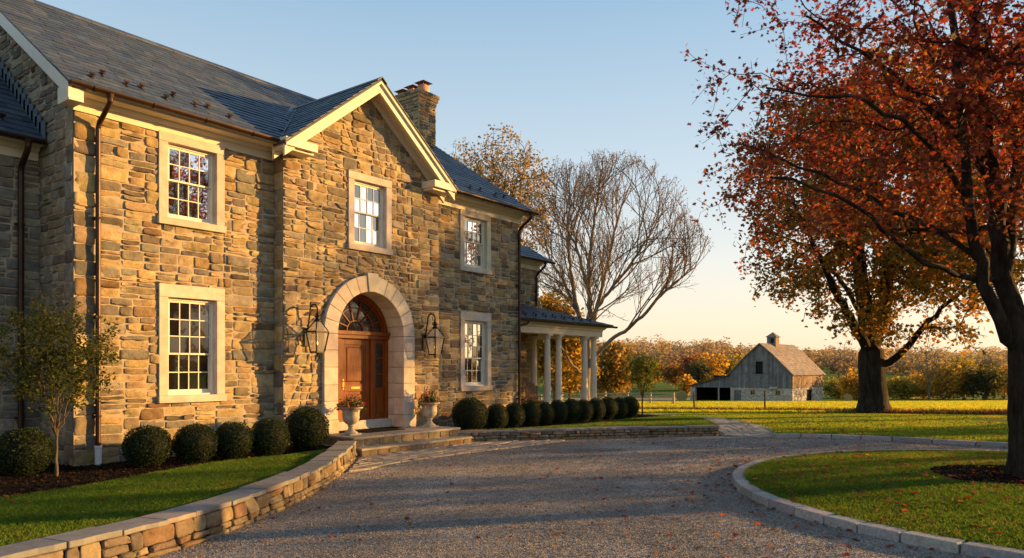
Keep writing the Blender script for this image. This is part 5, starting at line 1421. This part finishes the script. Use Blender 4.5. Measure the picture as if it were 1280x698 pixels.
# tan tree rising behind the roof, golden trees behind the porch
def simple_tree(name, label, px_, d, top, rx, bark, n, seed, leaf, lsize, pal_, wts, per, zlo_f=.35, group=None, rt=.010, base=None, rtrunk=None, thr=-.25, spread=.2, shape=CLUMP, mat='leafmat', cat='tree', stems=5, pw=.45, step=.4, zc=None, cf=.5, height=None):
    """top: photo row of the crown's top; rx: crown radius in metres"""
    b = np.array(ground_at(px_, d) if base is None else base, float); zt = at(px_, top, d)[2] if height is None else b[2] + height; h = zt - b[2]; T = Tree(seed); rg = T.rng; rt_ = rtrunk or h * .018
    T.base_clear = b[2] + h * zlo_f * .55; fork = b + np.array([0, 0, h * zlo_f * .7])
    T.limb([b - np.array([0, 0, .06]), b + np.array([rg.normal(0, .004) * h, rg.normal(0, .004) * h, h * zlo_f * .4]), fork], rt_, rt_ * .8, max(.1, h * .03), .0015 * h)
    for i in range(stems):
        a = 2 * PI * i / stems + rg.uniform(-.4, .4); o = np.array([math.cos(a), math.sin(a), 0]) * rx * rg.uniform(.2, .62)
        T.limb([fork, fork + o * .3 + np.array([0, 0, h * .15]), fork + o * .7 + np.array([0, 0, h * .33]), fork + o + np.array([0, 0, h * rg.uniform(.4, .6)])], rt_ * .55, rt_ * .12, h * .035, .006 * h)
    zl = b[2] + h * zlo_f; zc_ = (zl + zt) / 2 if zc is None else zc
    A = crown_points(n, (b[0], b[1], zc_), rx, rx, (zt - zl) * cf * 1.04, rg, zlo=zl - .1 * h, power=.45, nscale=2.2 / rx, thr=thr, seed=seed)
    T.grow(A, step=step, ang=.9, sag=.02, wob=.04, lift=.04)
    root = tree_root(name, label, b, group, cat)
    fix(T.mesh('trunk', M[bark], rt, pw, root, flare=.2), root)
    if leaf: fix(foliage('crown', T.leaf_points(per, spread, 3), lsize, shape, pal_, wts, root, mat=mat), root)
    return root
TAN = [(.27, .23, .12), (.22, .18, .09), (.31, .27, .14), (.17, .13, .06)]
GOLD = [(.31, .225, .04), (.25, .175, .035), (.37, .28, .055), (.19, .14, .03)]
simple_tree('oak_tree', 'tall thin-leaved tan tree rising behind the house roof beside the chimney', 628, 60, 160, 5.2, 'bark_pale', 1300, 41, 1, .20, TAN, None, 10, .42, base=ground_at(628, 60), rt=.014, thr=-.3, spread=.28)
simple_tree('oak_tree', 'lower tan tree peeking out between the chimney and the taller tan tree', 578, 66, 172, 3.4, 'bark_pale', 620, 44, 1, .20, TAN, None, 10, .5, rt=.013, spread=.28)
simple_tree('golden_tree', 'golden bushy tree glowing behind the porch and wing corner', 693, 72, 360, 3.6, 'bark_pale', 800, 45, 1, .36, GOLD, None, 12, .12, rt=.012, spread=.3, group='golden trees behind the porch')
simple_tree('golden_tree', 'second golden tree seen between the porch columns right of the chair', 712, 80, 398, 3.4, 'bark_pale', 700, 46, 1, .36, GOLD, None, 12, .12, rt=.012, spread=.3, group='golden trees behind the porch')
simple_tree('golden_tree', 'low golden-brown tree to the right of the bare tree trunk', 762, 95, 424, 4.2, 'bark_pale', 700, 47, 1, .4, [(.26, .19, .05), (.22, .155, .045), (.30, .23, .06)], None, 11, .1, rt=.012, spread=.3, group='golden trees behind the porch')
# young trees in the beds
YOUNG = [(.055, .082, .018), (.075, .10, .022), (.042, .060, .014), (.11, .105, .024)]
yb = at(71, 460, 12.55); yz = bzL(yb[0], yb[1]) - .02
simple_tree('young_tree', 'slim young tree with vase-shaped small leaves in front of the shaded house corner', 71, 12.55, 364, 1.15, 'bark_young', 420, 52, 1, .066, YOUNG, (3, 3, 3, 1), 17, .30, base=(yb[0], yb[1], yz), rt=.0032, rtrunk=.026, thr=-.35, spread=.06, shape=OVAL, step=.12, stems=9, pw=.36)
yb = at(803, 460, 27.9)
simple_tree('young_tree', 'small green young tree at the end of the boxwood row by the path', 803, 27.9, 438, .86, 'bark_young', 300, 57, 1, .085, [(.20, .25, .04), (.27, .28, .05), (.14, .18, .03)], None, 16, .38, base=(yb[0], yb[1], .24), rt=.004, rtrunk=.035, thr=-.35, spread=.07, shape=OVAL, step=.14, stems=6, pw=.38)
# trees out beyond the right edge, mirrored in the window panes and shading the drive
for x, y, h, rx, sd, per, lab in ((27, -17, 15, 4.6, 61, 1.3, 'bare ash nearest the house among the trees beyond the right edge'), (53, -11, 16.5, 5.2, 66, 5.0, 'middle ash beyond the right edge, with the most leaves left'), (61, -13.5, 16.8, 5.2, 68, 5.0, 'farthest ash beyond the right edge')):
    simple_tree('ash_tree', lab, 0, 0, 0, rx, 'bark_maple', 620, sd, 1, .20, REDS, None, per, .50, base=(x, y, land(x, y) if x * FW[0] + y * FW[1] > 0 else .08), rt=.011, stems=6, height=h, group='ash trees along the drive')
for x, y, h, rx, sd, lab in ((37, -4.5, 6.3, 3.0, 81, 'small rounded crab apple beyond the right edge, nearest the drive'), (42, -10, 7.0, 3.2, 82, 'middle crab apple beyond the right edge'), (34.5, -11, 8.0, 3.4, 84, 'crab apple nearest the camera beyond the right edge')):
    simple_tree('crab_apple_tree', lab, 0, 0, 0, rx, 'bark_maple', 300, sd, 1, .16, REDS, None, 10, .22, base=(x, y, land(x, y) if x * FW[0] + y * FW[1] > 0 else .08), rt=.008, stems=6, height=h, spread=.15, group='crab apples along the drive')
# ------------------------------------------------------------------ fences
def ft(p, dz=0): return (p[0], p[1], land(p[0], p[1]) + dz)
fa, fb = at(600, 460, 80), at(842, 460, 73.5)
t = thing('rail_fence', 'weathered post-and-rail fence crossing the field behind the porch columns', 'fence', ft(fb))
n = 9
ps = [fa + (fb - fa) * i / n for i in range(n + 1)]
for i, p in enumerate(ps):
    m = MB(); q = ft(p); m.box(q[0] - .09, q[0] + .09, q[1] - .09, q[1] + .09, q[2] - .1, q[2] + 1.28 + R.uniform(-.05, .05)); fix(m.build('post', M['fence'], t, bevel=.01), t)
for i in range(n):
    for z in (.45, .82, 1.15):
        m = MB(); a, b = ft(ps[i], z + R.uniform(-.03, .03)), ft(ps[i + 1], z + R.uniform(-.03, .03)); m.bar(a, b, .05, .12); fix(m.build('rail', M['fence'], t), t)
t = thing('wire_fence', 'line of thin leaning field posts with wire along the tall weeds', 'fence', ft(at(868, 460, 40.5)))
wp = [(560, 44.5), (700, 42.6), (868, 40.6), (956, 39.2)]
for x, d in wp:
    q = ft(at(x, 460, d)); m = MB(); m.tube([(q[0], q[1], q[2] - .1), (q[0] + R.uniform(-.05, .05), q[1] + R.uniform(-.05, .05), q[2] + R.uniform(.95, 1.2))], [.05, .042], 7); fix(m.build('post', M['bark_young'], t), t)
m = MB()
for h in (.45, .85):
    for a, b in zip(wp, wp[1:]): m.tube([ft(at(a[0], 460, a[1]), h), ft(at((a[0] + b[0]) / 2, 460, (a[1] + b[1]) / 2), h - .02), ft(at(b[0], 460, b[1]), h)], .004, 4)
fix(m.build('wire', M['iron'], t), t)

# ------------------------------------------------------------------ barn
def rf(r, s): return RT * r + FW * s
bp = at(990, 460, 111.0); bz = -3.14; mvec = RT * .757 - FW * .653
brz = math.atan2(mvec[1], mvec[0])
barn = thing('wooden_barn', 'grey weathered board barn on a stone base with cupola and open lean-to', 'barn', (bp[0], bp[1], bz), None, brz)
BWd, BL, SH, EH, KX, KH, AH = 9.75, 13.8, 2.05, 4.45, 2.7, 7.2, 9.05
fF = lambda u, v, d: (u, -d, v); fR = lambda u, v, d: (d, u, v)
BST = pal([(.52, .48, .42), (.58, .54, .47), (.44, .40, .34), (.54, .48, .38), (.60, .56, .50)], .12)
BRD = pal([(.17, .175, .18), (.20, .20, .20), (.145, .15, .155), (.225, .22, .215), (.185, .18, .175)], .14)
BRW = pal([(.24, .155, .10), (.28, .18, .115), (.20, .13, .085), (.30, .20, .13)], .12)
fh = [[(-2.55, .95), (-1.75, .95), (-1.75, 1.75), (-2.55, 1.75)], [(-6.5, .95), (-5.75, .95), (-5.75, 1.75), (-6.5, 1.75)], [(-9.1, -.5), (-8.0, -.5), (-8.0, 1.6), (-9.1, 1.6)]]
sh_ = [[(k, .75), (k + .5, .75), (k + .5, 1.7), (k, 1.7)] for k in (1.3, 3.0, 4.6, 10.6, 12.3)] + [[(6.3, -.5), (8.4, -.5), (8.4, 1.75), (6.3, 1.75)]]
def cutall(ps, hs):
    out = []
    for p in ps:
        q = [p]
        for h in hs: q = [k for z in q for k in subtract(z, h)]
        out += q
    return out
m = MB(); stones(m, cutall(rubble(-BWd, 0, -.6, SH, R, .7, .36), fh), fF, BST, (.03, .07), .015, .03, .2, R, 3); stones(m, cutall(rubble(0, BL, -.6, SH, R, .7, .36), sh_), fR, BST, (.03, .07), .015, .03, .2, R, 8)
sb = m.build('stone_base', M['dry'], barn, smooth=True, cols=True)
m = MB()
for ps, f in ((cutall([[(-BWd, -.6), (0, -.6), (0, SH), (-BWd, SH)]], fh), fF), (cutall([[(0, -.6), (BL, -.6), (BL, SH), (0, SH)]], sh_), fR)):
    for p in ps: k = m.verts([f(u, v, .02) for u, v in p]); m.face([k + i for i in range(len(p))])
m.build('mortar', plain_mat('barn_mortar', (.42, .37, .30), .95), sb)
m = MB(); m.box(-BWd + .1, -.1, .35, BL - .1, -.6, EH); m.build('interior', M['dark'], barn)
m = MB(); m.prism([(-BWd + .1, EH), (-.1, EH), (-KX, KH - .15), (-BWd / 2, AH - .2), (-BWd + KX, KH - .15)], lambda u, v, d: (u, d, v), .12, BL - .1); m.build('interior', M['dark'], barn)
m = MB(); m.box(-BWd, -BWd + .1, 0, BL, -.6, EH); m.box(-BWd, 0, BL - .1, BL, -.6, EH); m.col = (.2, .2, .2); m.build('board_wall', M['fence'], barn)
gprof = [(-BWd, 4.22), (0, 4.22), (0, EH - .12), (-KX, KH - .12), (-BWd / 2, AH - .1), (-BWd + KX, KH - .12), (-BWd, EH - .12)]
def boards(mb, poly, f, hs, pick, w=.27, d0=.02):
    x0, x1 = min(p[0] for p in poly), max(p[0] for p in poly); x = x0
    while x < x1 - .02:
        e = min(x1, x + w * R.uniform(.75, 1.2)); s_ = clip(clip(poly, 1, 0, e - .008), -1, 0, -x - .008); mb.col = pick(R); d = d0 + R.uniform(0, .02)
        if s_:
            lo = R.uniform(-.03, .03)
            for q in cutall([s_], hs): mb.prism(q, f, d - .02, d + .025)
        x = e
loft = [[(-5.6, 4.2 + .02), (-4.45, 4.22), (-4.45, 6.15), (-5.6, 6.15)]]
m = MB(); boards(m, [(-BWd, SH), (0, SH), (0, 4.19), (-BWd, 4.19)], fF, [], BRD, d0=.03); boards(m, gprof, fF, loft, BRD, d0=.06)
m.col = (.16, .16, .16); m.box(-BWd, 0, -.10, -.05, 4.17, 4.25)
for a, b in ((-5.68, -5.6), (-4.45, -4.37)): m.box(a, b, -.14, -.06, 4.2, 6.2)
m.box(-5.68, -4.37, -.14, -.06, 6.15, 6.25)
m.build('board_wall', M['boards'], barn, cols=True)
m = MB(); boards(m, [(0, SH), (BL, SH), (BL, EH - .05), (0, EH - .05)], fR, [], BRW, d0=.03); m.build('board_wall', M['boards'], barn, cols=True)
SHG = pal([(.25, .20, .16), (.29, .235, .185), (.22, .175, .14), (.31, .25, .20)], .1)
m = MB(); m.col = (.2, .16, .12)
for sg in (0, 1):
    fx = (lambda x: x) if sg == 0 else (lambda x: -BWd - x)
    e0 = np.array((fx(.42), -.45, EH - .40)); k0 = np.array((fx(-KX), -.45, KH)); a0 = np.array((-BWd / 2, -.45, AH))
    for a, b in ((e0, k0), (k0, a0)):
        v = b - a; L = np.linalg.norm(v); v = v / L; nn = np.cross((0, 1, 0), v); nn = nn if nn[2] > 0 else -nn
        slates(m, a, (0, 1, 0), v, nn, BL + .9, L, .42, .5, SHG, None, R, .02)
        k = m.verts([a, a + np.array((0, BL + .9, 0)), b + np.array((0, BL + .9, 0)), b]); m.face([k, k + 1, k + 2, k + 3])
        c = a - nn * .10; d = b - nn * .10; k = m.verts([a, b, d, c]); m.face([k, k + 1, k + 2, k + 3])
        k = m.verts([c, c + np.array((0, BL + .9, 0)), d + np.array((0, BL + .9, 0)), d]); m.face([k, k + 1, k + 2, k + 3])
broof = m.build('roof', M['shingle'], barn, cols=True)
cx_, cy_ = -BWd / 2, 5.1
m = MB(); w = .72
for x in np.arange(-w, w, .16): m.col = BRD(R); m.box(cx_ + x, cx_ + x + .15, cy_ - w, cy_ - w + .05, AH - .8, AH + 1.05); m.col = BRW(R); m.box(cx_ + w - .05, cx_ + w, cy_ + x, cy_ + x + .15, AH - .8, AH + 1.05)
m.col = BRD(R); m.box(cx_ - w, cx_ + w - .06, cy_ - w + .06, cy_ + w, AH - .8, AH + 1.04)
cup = m.build('cupola', M['boards'], broof, cols=True); 
m = MB(); m.col = SHG(R); e = w + .22; m.hexa([(cx_ - e, cy_ - e, AH + 1.05), (cx_ + e, cy_ - e, AH + 1.05), (cx_ + e, cy_ + e, AH + 1.05), (cx_ - e, cy_ + e, AH + 1.05), (cx_ - .04, cy_ - .04, AH + 1.85), (cx_ + .04, cy_ - .04, AH + 1.85), (cx_ + .04, cy_ + .04, AH + 1.85), (cx_ - .04, cy_ + .04, AH + 1.85)])
m.build('cupola_roof', M['shingle'], broof, cols=True)
m = MB(); m.box(cx_ - .1, cx_ + .45, cy_ - w - .02, cy_ - w - .005, AH + .1, AH + .85); m.build('cupola_louver', M['dark'], broof)
for h in fh[:2] + sh_[:5]:
    side = h in sh_; f = fR if side else fF; (u0, v0), (u1, v1) = h[0], h[2]; m = MB()
    for q in ([(u0, v0), (u1, v0), (u1, v0 + .08), (u0, v0 + .08)], [(u0, v1 - .08), (u1, v1 - .08), (u1, v1), (u0, v1)], [(u0, v0 + .08), (u0 + .07, v0 + .08), (u0 + .07, v1 - .08), (u0, v1 - .08)], [(u1 - .07, v0 + .08), (u1, v0 + .08), (u1, v1 - .08), (u1 - .07, v1 - .08)],
              [((u0 + u1) / 2 - .025, v0 + .08), ((u0 + u1) / 2 + .025, v0 + .08), ((u0 + u1) / 2 + .025, v1 - .08), ((u0 + u1) / 2 - .025, v1 - .08)]): m.prism(q, f, -.1, .01)
    wn = m.build('window', M['fence'], barn); g = MB(); k = g.verts([f(u0, v0, -.12), f(u1, v0, -.12), f(u1, v1, -.12), f(u0, v1, -.12)]); g.face([k, k + 1, k + 2, k + 3]); g.build('pane', M['glass_dim'], wn)
m = MB(); boards(m, [(-9.05, -.3), (-8.05, -.3), (-8.05, 1.55), (-9.05, 1.55)], fF, [], BRD, .2, -.12); m.build('door', M['boards'], barn, cols=True)
m = MB(); m.hexa([(-3.4, -.05, SH - .05), (-2.2, -.05, SH - .05), (-2.2, -.06, SH + .25), (-3.4, -.06, SH + .25), (-3.4, -.5, SH - .1), (-2.2, -.5, SH - .1), (-2.2, -.12, SH + .22), (-3.4, -.12, SH + .22)]); m.build('window_hood', M['fence'], barn)
# lean-to
LX, LZ0, LZ1 = -BWd - 7.0, 4.15, 2.35
lz = lambda x: LZ0 + (x + BWd) * (LZ0 - LZ1) / 7.0
m = MB(); boards(m, [(LX, 2.0), (-BWd - .02, 2.0), (-BWd - .02, LZ0 - .1), (LX, LZ1 - .1)], lambda u, v, d: (u, .3 - d, v), [], BRD, .27); lt = m.build('lean_to', M['boards'], barn, cols=True)
m = MB()
for x in (LX + .15, -BWd - 2.2): m.box(x - .1, x + .1, .35, .55, -1.2, 2.1)
m.build('post', M['fence'], lt)
m = MB(); stones(m, rubble(LX - .2, LX + .75, -1.2, 2.0, R, .5, .3), lambda u, v, d: (u, .3 - d, v), BST, (.03, .06), .012, .02, .2, R, 2); m.col = (.4, .36, .3); m.box(LX - .2, LX + .75, .32, .8, -1.2, 2.0); m.build('stone_pier', M['dry'], lt, cols=True)
m = MB(); m.col = (.12, .11, .10); m.prism([(LX - .5, lz(LX - .5)), (-BWd - .01, LZ0), (-BWd - .01, LZ0 - .1), (LX - .5, lz(LX - .5) - .1)], lambda u, v, d: (u, d, v), -.2, 9.0); m.build('lean_to_roof', M['shingle'], lt, cols=True)
m = MB(); m.box(LX, -BWd, 8.7, 8.8, -1.2, 3.9); m.box(LX, LX + .1, .9, 8.8, -1.2, 2.2); m.build('back_wall', M['dark'], lt)
def barn_world(x, y, z): return barn.matrix_basis @ Vector((x, y, z))
C_ = Matrix.Translation((bp[0], bp[1], bz)) @ Matrix.Rotation(brz, 4, 'Z')
p = C_ @ Vector((.25, 7.6, 0)); t = thing('plank_panel', 'pale loose boards leaning by the barn side door', 'boards', (p[0], p[1], bz), None, brz)
m = MB(); m.bar((.9, 1.2, -.1), (-.1, .7, 2.1), .5, .06, (1, 0, 0)); m.build('planks', M['fence'], t)
def haybale(px_, d, r, label):
    p = ground_at(px_, d); m = MB(); n = 20
    m.tube([(-.6 * r, 0, r), (-.55 * r, 0, r), (.55 * r, 0, r), (.6 * r, 0, r)], [r * .93, r, r, r * .93], 20); o = m.build('hay_bale', M['hay'], None, smooth=False); o.location = (p[0], p[1], p[2] - .05); o.rotation_euler = (0, 0, rad(20)); tag(o, label, 'hay bale', 'round hay bales')
haybale(1060, 112, .62, 'small round hay bale on the grass right of the barn')
haybale(852, 118, .85, 'larger sunlit hay bale at the field edge left of the lean-to')

# pale stubble strip beyond the rail fence
def drape(name, pts, mat, dz):
    return sheet(name, pts, 0, mat, res=4.0, zf=lambda x, y: land(x, y) + dz)
stub = plain_mat('dry_stubble', (.30, .235, .14), .95, 0, .25, .6, .6, .1, 3, .1)
q = [at(560, 460, 128), at(700, 460, 122), at(905, 460, 128), at(905, 460, 143), at(700, 460, 140), at(540, 460, 146)]
drape('stubble_field', [(p[0], p[1]) for p in q], stub, .05)

# ------------------------------------------------------------------ far trees
FARP = {'red': [(.25, .115, .055), (.20, .09, .05)], 'gold': [(.40, .26, .04), (.33, .21, .035), (.46, .32, .06)], 'green': [(.075, .085, .035), (.055, .065, .028)], 'olive': [(.27, .23, .04), (.33, .27, .05), (.19, .18, .035)], 'orange': [(.27, .17, .055), (.22, .14, .05)], 'brown': [(.15, .10, .06), (.18, .125, .075)]}
k = 0
for (px_, d, top, rx, colr, lab) in ((868, 178, 439, 4.3, 'red', 'reddish-orange tree standing behind the lean-to of the barn'), (889, 172, 437, 4.4, 'gold', 'brightest yellow tree directly left of the barn roof'), (876, 160, 452, 3.2, 'green', 'dark green rounded tree in front of the yellow one left of the barn'),
        (906, 176, 444, 3.4, 'olive', 'small olive tree between the yellow tree and the barn roof'), (924, 180, 439, 4.2, 'olive', 'yellow-green tree partly hidden by the left barn roof slope'), (845, 185, 452, 4.0, 'orange', 'brown-orange tree left of the red one behind the field'), (815, 190, 449, 4.4, 'orange', 'orange tree behind the young tree by the path'),
        (858, 150, 470, 1.8, 'gold', 'low golden bush at the edge of the field left of the lean-to'), (788, 182, 452, 4.2, 'brown', 'brown tree behind the end of the boxwood row')):
    k += 1; simple_tree('autumn_tree', lab, px_, d, top, rx, 'bark_pale', 240, 100 + k, 1, .62, FARP[colr], None, 7, .15, rt=.02, spread=.42, group='coloured trees at the field edge', mat='farleaf', step=.9)
for (px_, d, top, rx, colr, lab) in ((1072, 122, 462, 2.4, 'gold', 'golden bush beside the barn behind the hay bale'), (1048, 140, 474, 2.6, 'olive', 'low olive bush at the right rear corner of the barn'), (1128, 132, 470, 2.6, 'olive', 'olive bush just right of the thick maple trunk'), (1155, 136, 466, 2.8, 'gold', 'yellow bush under the small bare tree'),
        (1180, 128, 452, 3.4, 'gold', 'tall golden bush left of the nearest maple stems'), (1205, 130, 446, 3.8, 'olive', 'tallest olive-gold bush left of the island trunk'), (1232, 124, 452, 3.2, 'green', 'dark green bush right beside the island trunk'), (1255, 136, 455, 3.6, 'gold', 'golden bush mostly behind the island trunk'), (1295, 130, 450, 4.0, 'olive', 'olive bush outside the right edge'), (1108, 146, 474, 2.6, 'green', 'low dark bush behind the thick maple trunk')):
    k += 1; simple_tree('hedge_bush', lab, px_, d, top, rx * 1.25, 'bark_pale', 420, 130 + k, 1, .40, FARP[colr], None, 9, .0, rt=.014, spread=.34, group='bushes along the far hedge', mat='farleaf', step=.7, cat='bush')
simple_tree('bare_tree', 'small distant bare tree right of the thick maple trunk', 1161, 120, 424, 3.4, 'bark_pale', 420, 160, 0, 0, None, None, 0, .3, rt=.014, step=.5, thr=-.6)
simple_tree('bare_tree', 'distant bare tree right of the barn roof', 1052, 150, 424, 4.4, 'bark_pale', 420, 161, 0, 0, None, None, 0, .28, rt=.018, step=.6, thr=-.6)

def woods():
    rng = np.random.default_rng(12); Vs = []; Cs = []; n = 0
    pals = [(.19, .115, .08), (.215, .135, .085), (.17, .115, .085), (.235, .155, .085), (.155, .115, .08), (.26, .18, .08), (.135, .12, .075), (.20, .105, .075)]
    palg = [(.26, .19, .06), (.15, .15, .06), (.22, .19, .07), (.30, .20, .06), (.11, .125, .06)]
    N = 1900
    for i in range(N):
        s = 225 + 230 * rng.random() ** .8; r = rng.uniform(-.62, .95) * s
        p = rf(r, s); z = land(p[0], p[1]); px_ = CX + F * r / s
        if s < 262 and rng.random() < .55: continue
        h = (rng.uniform(4.5, 9.5) if s > 262 else rng.uniform(2.5, 5)) * (1 + .55 * mnoise.noise((p[0] * .035, p[1] * .035, 9))); w = h * rng.uniform(.34, .5); m_ = 120
        P = rng.normal(size=(m_, 3)); P /= np.linalg.norm(P, axis=1)[:, None]; P *= (rng.random(m_) ** .4)[:, None]; P[:, 2] = P[:, 2] * h * .46 + h * .55; P[:, :2] *= w
        P += np.array([p[0], p[1], z]); Vs.append(leaf_verts(P, rng.uniform(.7, 1.3, m_) * (.7 if h < 5 else 1), CLUMP, up=1.3, rng=rng))
        cc_ = pick_cols(m_, [pals[rng.integers(0, len(pals))] if mnoise.noise((p[0] * .012, p[1] * .012, 2)) < -.18 else palg[rng.integers(0, len(palg))]], None, .10, rng)
        hk = min(.88, .34 + .66 * max(0, (s - 235) / 160)); cc_ = cc_ * (1 - hk) + np.array([(.37, .325, .22)]) * hk; Cs.append(cc_)  # aerial haze mixed into the leaf colour, stronger with distance
    for i in range(420):                              # the wood's edge continues round beyond the right of the view
        a = rad(rng.uniform(56, 175)); dd = rng.uniform(185, 250) if a < rad(95) else rng.uniform(115, 160); p = rf(dd * math.sin(a), dd * math.cos(a)); z = land(p[0], p[1]) if math.cos(a) > 0 else .05
        h = rng.uniform(7, 12) * (1.6 if a > rad(95) else .62); w = h * rng.uniform(.34, .5); m_ = 90; P = rng.normal(size=(m_, 3)); P /= np.linalg.norm(P, axis=1)[:, None]; P *= (rng.random(m_) ** .4)[:, None]; P[:, 2] = P[:, 2] * h * .47 + h * .5; P[:, :2] *= w
        P += np.array([p[0], p[1], z]); Vs.append(leaf_verts(P, rng.uniform(.8, 1.6, m_), CLUMP, up=.3, rng=rng)); Cs.append(pick_cols(m_, [pals[rng.integers(0, len(pals))]], None, .25, rng))
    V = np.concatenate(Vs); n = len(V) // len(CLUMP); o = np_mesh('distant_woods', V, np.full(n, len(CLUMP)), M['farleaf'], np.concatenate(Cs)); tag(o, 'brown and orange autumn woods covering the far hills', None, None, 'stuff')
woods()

# ------------------------------------------------------------------ light, sky, camera
SUN_XY = Vector((.81, -.588)); EL = rad(9.5)
sd = Vector((SUN_XY.x * math.cos(EL), SUN_XY.y * math.cos(EL), math.sin(EL))).normalized()
L = bpy.data.lights.new('sun', 'SUN'); L.energy = 11.8; L.angle = rad(.6); L.color = (1.0, .54, .15)
lo = bpy.data.objects.new('sun', L); COL.objects.link(lo); lo.rotation_euler = sd.to_track_quat('Z', 'Y').to_euler(); lo.location = (40, -20, 30)
wd = bpy.data.worlds.new('World'); S.world = wd; wd.use_nodes = True; nt = wd.node_tree; nt.nodes.clear()
wo = nt.nodes.new('ShaderNodeOutputWorld'); bg = nt.nodes.new('ShaderNodeBackground'); sk = nt.nodes.new('ShaderNodeTexSky')
sk.sky_type = 'NISHITA'; sk.sun_disc = False; sk.sun_elevation = EL; sk.sun_rotation = math.atan2(sd.x, sd.y); sk.air_density = 1.0; sk.dust_density = 1.6; sk.ozone_density = 1.6; sk.altitude = 100
bg.inputs[1].default_value = .15
b = NB(nt); tc = b.n('ShaderNodeTexCoord'); sx = b.n('ShaderNodeSeparateXYZ'); b.l(tc.outputs['Generated'], sx.inputs[0])
# low haze band of a clear autumn evening, laid over the Nishita sky
hz = b.ramp(sx.outputs[2], [(0, (8.4, 6.4, 4.2)), (.06, (8.2, 6.9, 5.2)), (.14, (7.0, 6.9, 6.4)), (.25, (5.0, 5.9, 6.5)), (.45, (2.7, 4.2, 5.7)), (1, (.9, 1.8, 3.3))])
mx = b.mix(sk.outputs[0], hz, .78)
nt.links.new(mx, bg.inputs[0]); nt.links.new(bg.outputs[0], wo.inputs[0])
cam = bpy.data.cameras.new('camera'); co = bpy.data.objects.new('camera', cam); COL.objects.link(co); S.camera = co
co.location = (0, 0, CAMH); co.rotation_euler = (rad(90), 0, PHI - rad(90)); cam.sensor_width = 36; cam.lens = 36 * F / 1280; cam.shift_y = (HY - 349) / 1280; cam.clip_end = 5000; cam.clip_start = .1
S.view_settings.view_transform = 'Standard'; S.view_settings.look = 'None'; S.view_settings.exposure = 0; S.view_settings.gamma = 1
try:
    S.cycles.use_denoising = True; S.cycles.denoiser = 'OPENIMAGEDENOISE'; S.cycles.max_bounces = 6; S.cycles.transparent_max_bounces = 8; S.cycles.caustics_reflective = False; S.cycles.caustics_refractive = False
except Exception: pass
